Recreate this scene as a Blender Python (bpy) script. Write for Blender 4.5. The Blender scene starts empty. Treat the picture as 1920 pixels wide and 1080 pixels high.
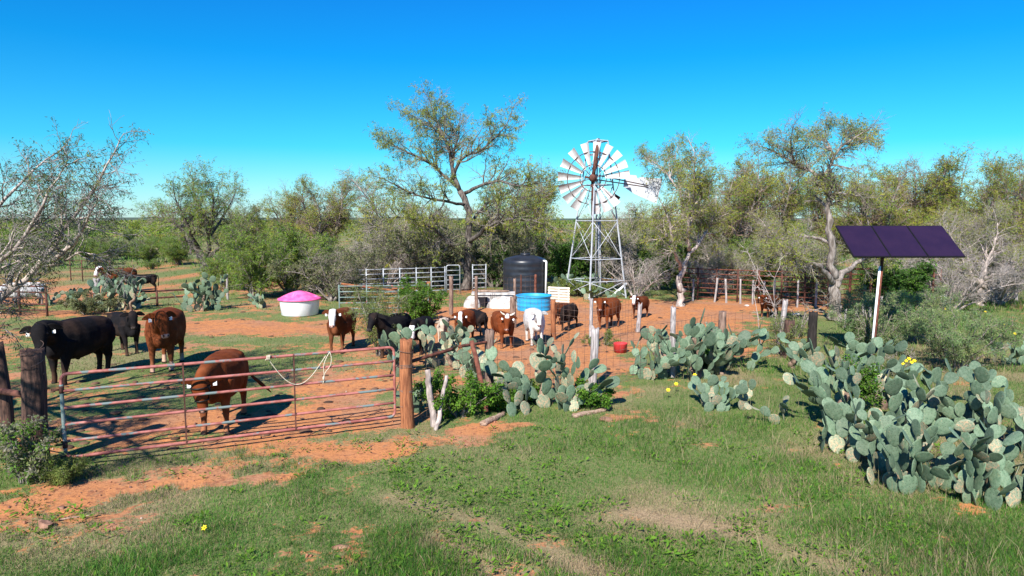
import bpy, math, random
import numpy as np
from mathutils import Vector, Matrix, Euler

SC = bpy.context.scene
COL = SC.collection
R = math.radians
pi = math.pi

# ------------------------------------------------------------------ camera
CAM_H = 3.4
FPX = 1280.0
PITCH = math.atan(128.0 / FPX)
_f = np.array([0, math.cos(PITCH), -math.sin(PITCH)])
_u = np.array([0, math.sin(PITCH), math.cos(PITCH)])

def ray(px, py):
    return np.array([(px - 960) / FPX, 0, 0]) + _u * ((540 - py) / FPX) + _f

def G(px, py, z=0.0):
    d = ray(px, py)
    t = (z - CAM_H) / d[2]
    return np.array([d[0] * t, d[1] * t, z])

def at(px, py, Y):
    d = ray(px, py)
    t = Y / d[1]
    return np.array([d[0] * t, Y, CAM_H + d[2] * t])

# ------------------------------------------------------------------ noise helpers
_nrs = np.random.default_rng(11)
_LAT = _nrs.random((256, 256))

def vnoise(x, y):
    x = np.asarray(x, float); y = np.asarray(y, float)
    xi = np.floor(x).astype(int); yi = np.floor(y).astype(int)
    fx = x - xi; fy = y - yi
    fx = fx * fx * (3 - 2 * fx); fy = fy * fy * (3 - 2 * fy)
    a = _LAT[xi % 256, yi % 256]; b = _LAT[(xi + 1) % 256, yi % 256]
    c = _LAT[xi % 256, (yi + 1) % 256]; d = _LAT[(xi + 1) % 256, (yi + 1) % 256]
    return (a * (1 - fx) + b * fx) * (1 - fy) + (c * (1 - fx) + d * fx) * fy

def fbm(x, y, s, o=4):
    x = np.asarray(x, float) * s; y = np.asarray(y, float) * s
    t = 0; a = .5; n = 0
    for k in range(o):
        t = t + a * vnoise(x + 17.3 * k, y + 9.1 * k); n += a
        x = x * 2.03; y = y * 2.03; a *= .5
    return t / n

def sstep(a, b, x):
    t = np.clip((x - a) / (b - a), 0, 1)
    return t * t * (3 - 2 * t)

# ------------------------------------------------------------------ mesh builder
class MB:
    def __init__(s):
        s.v = []; s.f = []; s.c = []; s.n = 0
    def add(s, v, faces, col=(1, 1, 1), mi=0, smooth=True):
        v = np.asarray(v, float).reshape(-1, 3)
        col = np.asarray(col, float)
        if col.ndim == 1:
            col = np.tile(col, (len(v), 1))
        s.v.append(v); s.c.append(col)
        if isinstance(faces, np.ndarray):
            faces = [faces]
        for f in faces:
            f = np.asarray(f, int)
            if f.ndim == 1: f = f[None]
            if len(f): s.f.append((f + s.n, mi, smooth))
        s.n += len(v)
        return s
    def box(s, c, size, rot=None, col=(1, 1, 1), mi=0):
        h = np.array(size, float) / 2
        v = np.array([[x, y, z] for x in (-1, 1) for y in (-1, 1) for z in (-1, 1)], float) * h
        if rot is not None:
            v = v @ np.array(rot).T
        v = v + np.array(c, float)
        f = np.array([[0, 1, 3, 2], [4, 6, 7, 5], [0, 4, 5, 1], [2, 3, 7, 6], [0, 2, 6, 4], [1, 5, 7, 3]])
        return s.add(v, f, col, mi, False)
    def tube(s, pts, r, n=8, col=(1, 1, 1), mi=0, caps=True, smooth=True):
        P = np.asarray(pts, float)
        K = len(P)
        r = np.broadcast_to(np.asarray(r, float), (K,)) if np.ndim(r) == 0 else np.asarray(r, float)
        T = np.gradient(P, axis=0)
        T /= np.linalg.norm(T, axis=1)[:, None] + 1e-9
        ref = np.array([0, 0, 1.0]) if abs(T[0][2]) < .9 else np.array([1.0, 0, 0])
        u = np.cross(ref, T[0]); u /= np.linalg.norm(u)
        V = []
        for i in range(K):
            u = u - T[i] * u.dot(T[i]); u /= np.linalg.norm(u) + 1e-9
            w = np.cross(T[i], u)
            a = np.arange(n) * 2 * pi / n
            V.append(P[i] + r[i] * (np.cos(a)[:, None] * u + np.sin(a)[:, None] * w))
        V = np.concatenate(V)
        i = np.arange(K - 1)[:, None] * n; j = np.arange(n)[None]; jn = (j + 1) % n
        f = np.stack([i + j, i + jn, i + n + jn, i + n + j], -1).reshape(-1, 4)
        fs = [f]
        if caps:
            fs += [np.arange(n)[::-1][None], (np.arange(n) + (K - 1) * n)[None]]
        return s.add(V, fs, col, mi, smooth)
    def lathe(s, prof, n=32, c=(0, 0, 0), col=(1, 1, 1), mi=0, smooth=True, mod=None):
        prof = np.array(prof, float)
        K = len(prof)
        a = np.arange(n) * 2 * pi / n
        V = np.zeros((K, n, 3))
        V[:, :, 0] = prof[:, 0][:, None] * np.cos(a); V[:, :, 1] = prof[:, 0][:, None] * np.sin(a)
        V[:, :, 2] = prof[:, 1][:, None]
        if mod is not None: V = mod(V, a)
        V = V.reshape(-1, 3) + np.array(c, float)
        i = np.arange(K - 1)[:, None] * n; j = np.arange(n)[None]; jn = (j + 1) % n
        f = np.stack([i + j, i + jn, i + n + jn, i + n + j], -1).reshape(-1, 4)
        return s.add(V, f, col, mi, smooth)
    def sphere(s, c, rad, n=12, m=8, rot=None, col=(1, 1, 1), mi=0):
        th = np.linspace(0, pi, m + 1); a = np.arange(n) * 2 * pi / n
        V = np.stack([np.sin(th)[:, None] * np.cos(a), np.sin(th)[:, None] * np.sin(a), np.cos(th)[:, None] * np.ones(n)], -1).reshape(-1, 3)
        V = V * np.broadcast_to(np.array(rad, float), (3,))
        if rot is not None: V = V @ np.array(rot).T
        i = np.arange(m)[:, None] * n; j = np.arange(n)[None]; jn = (j + 1) % n
        f = np.stack([i + j, i + n + j, i + n + jn, i + jn], -1).reshape(-1, 4)
        return s.add(V + np.array(c, float), f, col, mi)
    def mesh(s, name, mats, origin=(0, 0, 0)):
        v = np.concatenate(s.v) - np.array(origin, float)
        c = np.concatenate(s.c)
        me = bpy.data.meshes.new(name)
        idx = np.concatenate([f.ravel() for f, _, _ in s.f]).astype(np.int32)
        cnt = np.concatenate([np.full(len(f), f.shape[1]) for f, _, _ in s.f]).astype(np.int32)
        mi = np.concatenate([np.full(len(f), m) for f, m, _ in s.f]).astype(np.int32)
        sm = np.concatenate([np.full(len(f), q) for f, _, q in s.f]).astype(bool)
        st = np.concatenate([[0], np.cumsum(cnt)[:-1]]).astype(np.int32)
        me.vertices.add(len(v)); me.vertices.foreach_set('co', v.astype(np.float32).ravel())
        me.loops.add(len(idx)); me.loops.foreach_set('vertex_index', idx)
        me.polygons.add(len(cnt)); me.polygons.foreach_set('loop_start', st)
        try: me.polygons.foreach_set('loop_total', cnt)
        except Exception: pass
        me.polygons.foreach_set('material_index', mi)
        me.polygons.foreach_set('use_smooth', sm)
        at_ = me.color_attributes.new('col', 'FLOAT_COLOR', 'POINT')
        at_.data.foreach_set('color', np.concatenate([c, np.ones((len(c), 1))], 1).astype(np.float32).ravel())
        me.update(calc_edges=True)
        for m in (mats if isinstance(mats, (list, tuple)) else [mats]):
            me.materials.append(m)
        return me

ORG = {}

def link(name, data, parent=None):
    o = bpy.data.objects.new(name, data)
    COL.objects.link(o)
    if parent is not None: o.parent = parent
    return o

def tag(o, label=None, cat=None, group=None, kind=None):
    if label: o['label'] = label
    if cat: o['category'] = cat
    if group: o['group'] = group
    if kind: o['kind'] = kind
    return o

def thing(name, loc, label, cat, group=None, rz=0.0):
    o = bpy.data.objects.new(name, None)
    o.empty_display_size = .2
    COL.objects.link(o)
    o.location = Vector([float(q) for q in loc]); o.rotation_euler = (0, 0, rz)
    ORG[o.name] = np.array(loc, float)
    return tag(o, label, cat, group)

def part(name, mb, mats, parent, local=False):
    """mesh given in world coordinates (or in the parent's own when local)"""
    org = np.zeros(3) if local else ORG[parent.name]
    o = link(name, mb.mesh(name, mats, org), parent)
    ORG[o.name] = org
    return o

def solo(name, mb, mats, base, label=None, cat=None, group=None, kind=None):
    o = link(name, mb.mesh(name, mats, base))
    o.location = Vector([float(q) for q in base])
    ORG[o.name] = np.array(base, float)
    return tag(o, label, cat, group, kind)

# ------------------------------------------------------------------ materials
def mat(name, c1, c2=None, scale=6, rough=.85, metal=0, use_col=False, bump=0, bscale=30, stretch=(1, 1, 1),
        lo=.35, hi=.65, spec=.3, transl=0, detail=6, c3=None, s3=20, lo3=.6, hi3=.7):
    m = bpy.data.materials.new(name); m.use_nodes = True
    nt = m.node_tree; N = nt.nodes; L = nt.links
    b = N['Principled BSDF']; out = N['Material Output']
    b.inputs['Roughness'].default_value = rough; b.inputs['Metallic'].default_value = metal
    b.inputs['Specular IOR Level'].default_value = spec
    tc = N.new('ShaderNodeTexCoord'); mp = N.new('ShaderNodeMapping'); mp.inputs['Scale'].default_value = stretch
    L.new(tc.outputs['Object'], mp.inputs['Vector'])
    def noise(sc, det=detail):
        n = N.new('ShaderNodeTexNoise'); n.inputs['Scale'].default_value = sc; n.inputs['Detail'].default_value = det
        n.inputs['Roughness'].default_value = .6
        L.new(mp.outputs[0], n.inputs['Vector']); return n
    def rng(src, a, c):
        r = N.new('ShaderNodeMapRange'); r.interpolation_type = 'SMOOTHSTEP'
        r.inputs['From Min'].default_value = a; r.inputs['From Max'].default_value = c
        L.new(src, r.inputs['Value']); return r.outputs[0]
    def mix(f, a, c, mode='MIX'):
        x = N.new('ShaderNodeMix'); x.data_type = 'RGBA'; x.blend_type = mode
        if isinstance(f, (int, float)): x.inputs[0].default_value = f
        else: L.new(f, x.inputs[0])
        for k, q in ((6, a), (7, c)):
            if isinstance(q, tuple): x.inputs[k].default_value = (*q, 1)
            else: L.new(q, x.inputs[k])
        return x.outputs[2]
    cur = None
    if c2 is not None:
        cur = mix(rng(noise(scale).outputs[0], lo, hi), c1, c2)
        if c3 is not None:
            cur = mix(rng(noise(s3).outputs[0], lo3, hi3), cur, c3)
    if use_col:
        a = N.new('ShaderNodeAttribute'); a.attribute_name = 'col'
        cur = a.outputs['Color'] if cur is None else mix(1.0, cur, a.outputs['Color'], 'MULTIPLY')
    if cur is None: b.inputs['Base Color'].default_value = (*c1, 1)
    else: L.new(cur, b.inputs['Base Color'])
    if bump:
        bp = N.new('ShaderNodeBump'); bp.inputs['Strength'].default_value = bump; bp.inputs['Distance'].default_value = .02
        L.new(noise(bscale).outputs[0], bp.inputs['Height']); L.new(bp.outputs[0], b.inputs['Normal'])
    if transl:
        t = N.new('ShaderNodeBsdfTranslucent'); mx = N.new('ShaderNodeMixShader'); mx.inputs[0].default_value = transl
        if cur is None: t.inputs[0].default_value = (*c1, 1)
        else: L.new(cur, t.inputs[0])
        L.new(b.outputs[0], mx.inputs[1]); L.new(t.outputs[0], mx.inputs[2]); L.new(mx.outputs[0], out.inputs[0])
    return m

MT = {}
MT['leaf'] = mat('leaf', (1, 1, 1), use_col=True, rough=.8, transl=.35, spec=.05)
MT['grass'] = mat('grass_blade', (1, 1, 1), use_col=True, rough=.7, transl=.3, spec=.15)
MT['twig'] = mat('twig', (1, 1, 1), use_col=True, rough=.9)
MT['bark'] = mat('bark', (.10, .08, .065), (.30, .26, .23), scale=5, stretch=(3, 3, .7), bump=.6, bscale=14, rough=.95)
MT['bark_dark'] = mat('dark_bark', (.035, .028, .024), (.17, .145, .125), scale=5, stretch=(3, 3, .7), bump=.6, bscale=14, rough=.95)
MT['bark_pale'] = mat('pale_bark', (.20, .16, .14), (.50, .42, .37), scale=4, stretch=(3, 3, .6), bump=.6, bscale=14, rough=.95)
MT['hide'] = mat('hide', (.8, .8, .8), (1.1, 1.1, 1.1), scale=9, use_col=True, rough=.8, spec=.06, bump=.35, bscale=38)
MT['tagp'] = mat('tag_plastic', (.85, .85, .85), rough=.5)
MT['eye'] = mat('eye_dark', (.01, .008, .007), rough=.15)
MT['horn'] = mat('horn', (.5, .42, .32), (.72, .66, .55), scale=12, rough=.5)
MT['redpaint'] = mat('worn_red_paint', (.25, .075, .060), (.40, .145, .12), scale=7, rough=.6, c3=(.15, .19, .18), s3=3.2, lo3=.53, hi3=.58, stretch=(1, 1, 1.5))
MT['redpaint'].node_tree.nodes['Principled BSDF'].inputs['Specular IOR Level'].default_value = .35
MT['tealpaint'] = mat('worn_teal_paint', (.10, .17, .15), (.20, .25, .23), scale=6, rough=.65, c3=(.42, .16, .14), s3=5, lo3=.58, hi3=.64)
MT['rust'] = mat('rust', (.085, .028, .018), (.19, .065, .04), scale=9, rough=.9, bump=.3, bscale=50)
MT['rustdark'] = mat('dark_rust', (.05, .022, .016), (.13, .05, .035), scale=9, rough=.9)
MT['galv'] = mat('galvanised', (.26, .28, .30), (.42, .44, .46), scale=7, rough=.45, metal=.25, c3=(.3, .2, .15), s3=6, lo3=.66, hi3=.72)
MT['galvwhite'] = mat('white_galvanised', (.36, .39, .42), (.50, .52, .55), scale=5, rough=.5, metal=.1, c3=(.42, .24, .15), s3=5, lo3=.64, hi3=.74)
MT['blade'] = mat('blade_metal', (.40, .385, .375), (.52, .51, .50), scale=3, rough=.5, metal=.05, c3=(.50, .25, .15), s3=4.0, lo3=.58, hi3=.74)
MT['vane'] = mat('vane_metal', (.52, .54, .57), (.62, .63, .65), scale=4, rough=.5, c3=(.34, .35, .38), s3=3.5, lo3=.60, hi3=.74)
MT['postred'] = mat('treated_post', (.16, .055, .024), (.36, .14, .06), scale=7, stretch=(5, 5, .5), rough=.9, bump=.5, bscale=22)
MT['postdark'] = mat('dark_post', (.035, .022, .018), (.13, .07, .05), scale=7, stretch=(5, 5, .5), rough=.95, bump=.6, bscale=22)
MT['postblack'] = mat('black_post', (.012, .010, .009), (.03, .025, .022), scale=7, stretch=(5, 5, .5), rough=.95, bump=.5, bscale=22)
MT['postgrey'] = mat('grey_post', (.16, .14, .135), (.48, .43, .41), scale=8, stretch=(6, 6, .5), rough=.95, bump=.6, bscale=22)
MT['postbrown'] = mat('brown_post', (.10, .06, .045), (.30, .20, .15), scale=8, stretch=(6, 6, .5), rough=.95, bump=.6, bscale=22)
MT['wire'] = mat('rusty_wire', (.10, .06, .045), (.22, .15, .12), scale=6, rough=.8)
MT['rope'] = mat('rope', (.42, .36, .26), (.58, .52, .40), scale=40, rough=.9)
MT['solar'] = mat('solar_glass', (.019, .0095, .025), (.024, .0115, .028), scale=2, rough=.18, spec=.5)
MT['frame'] = mat('panel_frame', (.007, .006, .008), (.011, .009, .012), rough=.5)
MT['tank'] = mat('black_plastic', (.012, .014, .019), (.022, .025, .033), scale=2, rough=.38, spec=.5)
MT['pvc'] = mat('pvc', (.78, .80, .80), (.84, .84, .82), scale=5, rough=.4)
MT['blue'] = mat('blue_plastic', (.02, .26, .50), (.03, .33, .60), scale=3, rough=.45)
MT['pink'] = mat('pink_rubber', (.78, .085, .27), (.86, .16, .36), scale=4, rough=.45)
MT['whitetub'] = mat('white_plastic', (.74, .75, .75), (.84, .84, .83), scale=3, rough=.5, c3=(.6, .45, .36), s3=3, lo3=.68, hi3=.8)
MT['redtub'] = mat('red_plastic', (.50, .03, .035), (.6, .06, .06), scale=6, rough=.5)
MT['concrete'] = mat('whitewashed_concrete', (.30, .27, .24), (.60, .57, .53), scale=4, rough=.95, bump=.4, bscale=18)
MT['pallet'] = mat('pallet_wood', (.50, .40, .30), (.72, .62, .50), scale=7, stretch=(.6, 5, 5), rough=.9)
MT['stone'] = mat('brown_stone', (.16, .08, .05), (.36, .20, .13), scale=9, rough=.95, bump=.5, bscale=20)
MT['log'] = mat('log', (.20, .12, .08), (.42, .30, .22), scale=7, stretch=(.6, 5, 5), rough=.95, bump=.5, bscale=20)
MT['water'] = mat('water', (.02, .06, .07), rough=.05, spec=.6)
MT['petal'] = mat('petal', (.85, .60, .01), rough=.6)
MT['leather'] = mat('leather', (.012, .008, .006), rough=.5)

def pad_mat(name, a, b, scar, lo3, hi3):
    m = mat(name, a, b, scale=5, rough=.62, spec=.3, c3=scar, s3=6, lo3=lo3, hi3=hi3, bump=.15, bscale=30)
    nt = m.node_tree; N = nt.nodes; L = nt.links
    bs = N['Principled BSDF']
    src = bs.inputs['Base Color'].links[0].from_socket
    tc = N.new('ShaderNodeTexCoord'); v = N.new('ShaderNodeTexVoronoi'); v.inputs['Scale'].default_value = 7.0
    v.inputs['Randomness'].default_value = .35
    v.voronoi_dimensions = '2D'
    sx = N.new('ShaderNodeSeparateXYZ'); cx = N.new('ShaderNodeCombineXYZ')
    L.new(tc.outputs['Object'], sx.inputs[0]); L.new(sx.outputs[0], cx.inputs[0]); L.new(sx.outputs[2], cx.inputs[1])
    L.new(cx.outputs[0], v.inputs['Vector'])
    r = N.new('ShaderNodeMapRange'); r.inputs['From Min'].default_value = .07; r.inputs['From Max'].default_value = .15
    L.new(v.outputs['Distance'], r.inputs['Value'])
    x = N.new('ShaderNodeMix'); x.data_type = 'RGBA'; L.new(r.outputs[0], x.inputs[0])
    x.inputs[6].default_value = (.045, .055, .032, 1); L.new(src, x.inputs[7])
    oi = N.new('ShaderNodeObjectInfo'); hs = N.new('ShaderNodeHueSaturation')
    m2 = N.new('ShaderNodeMapRange'); m2.inputs['To Min'].default_value = .62; m2.inputs['To Max'].default_value = 1.30
    L.new(oi.outputs['Random'], m2.inputs['Value']); L.new(m2.outputs[0], hs.inputs['Value'])
    L.new(x.outputs[2], hs.inputs['Color']); L.new(hs.outputs[0], bs.inputs['Base Color'])
    return m
MT['pad'] = pad_mat('cactus_pad', (.085, .142, .082), (.142, .202, .126), (.34, .26, .13), .60, .72)
MT['padold'] = pad_mat('old_cactus_pad', (.17, .20, .13), (.22, .25, .16), (.42, .28, .17), .50, .62)
MT['cstem'] = mat('cactus_stem', (.11, .075, .055), (.30, .20, .14), scale=9, rough=.95, bump=.7, bscale=16)
# ------------------------------------------------------------------ ground
def ell(px, py, rx, ry, s=1.0, rot=0):
    g = G(px, py); return (g[0], g[1], rx, ry, s, rot)

# the wooden-post fence and the gate split the yard (inside) from the meadow (outside)
GATE_L = np.array([-6.08, 9.03]); GATE_R = np.array([-1.93, 11.0])
FRONT = [(-14, 6.2), (-6.5, 9.1), (-1.71, 11.05), (-.43, 13.0), (1.61, 13.6), (3.42, 14.5), (4.9, 15.9), (6.6, 16.8), (9.5, 20), (14, 27), (22, 38)]
BARE = [ell(460, 615, 2.6, 1.3, 1.0), ell(340, 610, 2.0, 1.0, .6), ell(700, 640, 1.2, .9, .7), ell(1000, 640, 4.5, 3.0, 1.0), ell(900, 600, 3, 2, .9), ell(1150, 610, 3.2, 2.6, 1.0),
        ell(1330, 572, 4.5, 1.5, 1.1), ell(1250, 590, 3, 2.2, 1.0), ell(620, 730, 1.3, 1.2, .75), ell(640, 780, 1.2, .7, .9),
        ell(480, 790, 1.3, .6, .8), ell(300, 800, 1.5, .8, .5), ell(560, 830, 2.0, .35, .7), ell(700, 845, .95, .32, 1.3, .25), ell(900, 805, .55, .35, 1.2), ell(830, 820, .6, .25, .8),
        ell(220, 905, 1.1, .38, .8, .25), ell(110, 945, .9, .5, .9), ell(30, 1000, .7, .5, .8), ell(200, 985, .7, .3, .5), ell(400, 900, .55, .16, .55), ell(510, 893, .4, .12, .6), ell(100, 1035, .5, .2, .5), ell(330, 880, .6, .16, .6), ell(640, 858, .6, .2, .5), ell(420, 905, .6, .2, .6), ell(1150, 785, .35, .15, .9), ell(980, 795, .5, .14, .8), ell(1100, 690, 1.6, 1.6, .6),
        ell(1050, 655, 1.2, 1.0, .8), ell(1420, 725, .5, .25, .8), ell(1540, 800, .35, .25, .9), ell(150, 545, 5, 2.5, .6), ell(80, 562, 3, 1.6, .8), ell(60, 590, 3, 1, .7), ell(600, 540, 4, 2, .5), ell(545, 530, 3, 2, .5), ell(830, 585, 2, 1.5, .8)]
GREEN = [ell(300, 680, 2.8, 1.2, .8), ell(560, 640, 2.0, .7, .7), ell(1190, 660, 1.4, 1.2, .6), ell(1200, 545, 2, 1.5, .6), ell(1400, 545, 6, 1.5, .7), ell(1550, 610, 2.5, 3, .6), ell(250, 640, 2.4, .8, .5)]

def front_y(x):
    f = np.array(FRONT)
    return np.interp(x, f[:, 0], f[:, 1])

def ground_fields(x, y):
    x = np.asarray(x, float); y = np.asarray(y, float)
    inside = sstep(-.2, .25, y - front_y(x))
    inside = inside * sstep(60, 35, y)
    n = fbm(x, y, .55, 4); n2 = fbm(x + 40, y - 13, 1.7, 3); n3 = fbm(x - 9, y + 3, 6.0, 2)
    g = 1.04 - .34 * inside + (n - .5) * .9 + (n2 - .5) * 1.15 + (n3 - .5) * 1.0
    for (cx, cy, rx, ry, s, rot) in BARE:
        dx = x - cx; dy = y - cy; c, q = math.cos(rot), math.sin(rot)
        u = (dx * c + dy * q) / rx; v = (-dx * q + dy * c) / ry
        g = g - .88 * s * np.exp(-(u * u + v * v) * .9)
    for (cx, cy, rx, ry, s, rot) in GREEN:
        g = g + s * np.exp(-(((x - cx) / rx) ** 2 + ((y - cy) / ry) ** 2))
    g = np.where(y > 30, g * (1 - sstep(30, 40, y)) + sstep(30, 40, y) * np.clip(.72 + (n - .45) * 1.5, 0, 1), g)
    # wheel tracks worn to dry straw in the near meadow
    dry = .06 + .52 * sstep(.50, .70, fbm(x + 5, y + 71, .42, 4)) * (1 - inside * .3)
    tr = 0
    for pts in (((730, 930), (850, 960), (960, 1000), (1150, 1090)), ((1180, 960), (1350, 990), (1560, 1060), (1750, 1120)), ((820, 1010), (900, 1050), (960, 1100))):
        w = np.array([G(*p)[:2] for p in pts])
        dmin = np.full(x.shape, 9.0)
        for a, b in zip(w[:-1], w[1:]):
            ab = b - a; t = np.clip(((x - a[0]) * ab[0] + (y - a[1]) * ab[1]) / ab.dot(ab), 0, 1)
            dmin = np.minimum(dmin, np.hypot(x - a[0] - t * ab[0], y - a[1] - t * ab[1]))
        tr = np.maximum(tr, np.exp(-(dmin / .22) ** 2))
    dry = np.clip(dry + .55 * tr, 0, 1)
    g = g - .18 * tr
    return np.clip(g, 0, 1), np.clip(dry, 0, 1), inside, tr

def ground_z(x, y):
    f = np.exp(-((np.asarray(y) - 14) / 26) ** 2)
    z = (fbm(x, y, .35, 3) - .5) * .10 + (fbm(x, y, 2.2, 3) - .5) * .035
    return z * f

def geo(a, b, n):
    return a * (b / a) ** (np.arange(1, n + 1) / n)

def make_ground():
    xs = np.concatenate([-geo(26, 6000, 34)[::-1], np.linspace(-26, 26, 420), geo(26, 6000, 34)])
    ys = np.concatenate([-geo(4, 300, 8)[::-1] , np.linspace(-3, 4.4, 12), np.linspace(4.6, 34, 300), geo(34, 7000, 46)])
    X, Y = np.meshgrid(xs, ys)
    x = X.ravel(); y = Y.ravel()
    z = ground_z(x, y) + (fbm(x, y, 7.0, 2) - .5) * .022 * np.exp(-(y / 22) ** 2)
    g, d, ins, tr = ground_fields(x, y)
    nx, ny = len(xs), len(ys)
    i = np.arange(ny - 1)[:, None] * nx; j = np.arange(nx - 1)[None]
    f = np.stack([i + j, i + j + 1, i + nx + j + 1, i + nx + j], -1).reshape(-1, 4)
    mb = MB(); mb.add(np.stack([x, y, z], 1), f, np.stack([g, d, ins], 1))
    m = bpy.data.materials.new('ground_soil'); m.use_nodes = True
    nt = m.node_tree; N = nt.nodes; L = nt.links
    b = N['Principled BSDF']; b.inputs['Roughness'].default_value = .95; b.inputs['Specular IOR Level'].default_value = .1
    tc = N.new('ShaderNodeTexCoord')
    def noise(sc, det=8, ro=.6):
        n = N.new('ShaderNodeTexNoise'); n.inputs['Scale'].default_value = sc; n.inputs['Detail'].default_value = det
        n.inputs['Roughness'].default_value = ro
        L.new(tc.outputs['Object'], n.inputs['Vector']); return n.outputs[0]
    def rng(src, a, c, o0=0, o1=1):
        r = N.new('ShaderNodeMapRange'); r.interpolation_type = 'SMOOTHSTEP'
        r.inputs['From Min'].default_value = a; r.inputs['From Max'].default_value = c
        r.inputs['To Min'].default_value = o0; r.inputs['To Max'].default_value = o1
        L.new(src, r.inputs['Value']); return r.outputs[0]
    def mix(f, a, c):
        q = N.new('ShaderNodeMix'); q.data_type = 'RGBA'
        L.new(f, q.inputs[0])
        for k, p in ((6, a), (7, c)):
            if isinstance(p, tuple): q.inputs[k].default_value = (*p, 1)
            else: L.new(p, q.inputs[k])
        return q.outputs[2]
    at_ = N.new('ShaderNodeAttribute'); at_.attribute_name = 'col'
    sep = N.new('ShaderNodeSeparateColor'); L.new(at_.outputs['Color'], sep.inputs[0])
    soil = mix(rng(noise(1.1), .35, .65), (.49, .200, .072), (.43, .182, .076))
    soil = mix(rng(noise(.45, 5), .44, .62), soil, (.37, .185, .10))
    soil = mix(rng(noise(3.2, 6, .7), .52, .66), soil, (.28, .14, .075))
    soil = mix(rng(noise(9), .50, .68), soil, (.25, .10, .05))
    soil = mix(rng(noise(34, 3), .60, .72), soil, (.17, .075, .042))
    soil = mix(rng(noise(55, 3), .63, .72), soil, (.55, .27, .14))
    thatch = mix(rng(noise(22, 4), .38, .62), (.085, .150, .036), (.165, .17, .065))
    straw = mix(rng(noise(40, 4), .38, .62), (.24, .17, .10), (.36, .26, .15))
    thatch = mix(sep.outputs[1], thatch, straw)
    add = N.new('ShaderNodeMath'); add.operation = 'ADD'
    L.new(sep.outputs[0], add.inputs[0]); L.new(rng(noise(14, 5, .7), .25, .75, -.30, .30), add.inputs[1])
    L.new(mix(rng(add.outputs[0], .42, .66), soil, thatch), b.inputs['Base Color'])
    bp = N.new('ShaderNodeBump'); bp.inputs['Strength'].default_value = .55; bp.inputs['Distance'].default_value = .04
    L.new(noise(16, 8, .65), bp.inputs['Height']); L.new(bp.outputs[0], b.inputs['Normal'])
    o = solo('ground', mb, m, (0, 0, 0)); tag(o, kind='structure')
make_ground()

# ------------------------------------------------------------------ grass: real blades, density follows the field
def blades(mb, x, y, h, w, col, rs, lean=.5, z=None):
    n = len(x)
    z = ground_z(x, y) - .01 if z is None else z
    a = rs.uniform(0, 2 * pi, n); b = rs.uniform(0, 2 * pi, n); le = rs.uniform(.1, 1, n) * lean
    base = np.stack([x, y, z], 1)
    sd = np.stack([np.cos(a), np.sin(a), 0 * a], 1) * (w / 2)[:, None]
    up = np.stack([np.cos(b) * np.sin(le), np.sin(b) * np.sin(le), np.cos(le)], 1) * h[:, None]
    up2 = np.stack([np.cos(b) * np.sin(le * 2.0), np.sin(b) * np.sin(le * 2.0), np.cos(le * 2.0)], 1) * h[:, None]
    mid = base + up * .55; tip = mid + up2 * .5
    V = np.stack([base - sd, base + sd, mid + sd * .8, mid - sd * .8, tip], 1).reshape(-1, 3)
    k = np.arange(n)[:, None] * 5
    q = np.concatenate([k, k + 1, k + 2, k + 3], 1); t = np.concatenate([k + 3, k + 2, k + 4], 1)
    mb.add(V, [q, t], np.repeat(col, 5, 0), 0, False)

def grass_colors(n, dry, rs, inside, shade):
    gr = np.array([[0.0624, 0.1722, 0.0218], [0.0877, 0.21, 0.0269], [0.0527, 0.1386, 0.0269], [0.1267, 0.2226, 0.0302], [0.1462, 0.1764, 0.042]])
    st = np.array([[.38, .29, .17], [.30, .22, .13], [.24, .20, .12]])
    c = gr[rs.choice(5, n, p=[.3, .25, .25, .12, .08])]
    s = st[rs.integers(0, 3, n)]
    isd = rs.random(n) < dry
    c = np.where(isd[:, None], s, c)
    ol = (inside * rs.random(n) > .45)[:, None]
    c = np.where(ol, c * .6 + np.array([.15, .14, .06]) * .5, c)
    return c * rs.uniform(.7, 1.25, (n, 1)) * shade[:, None]

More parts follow.
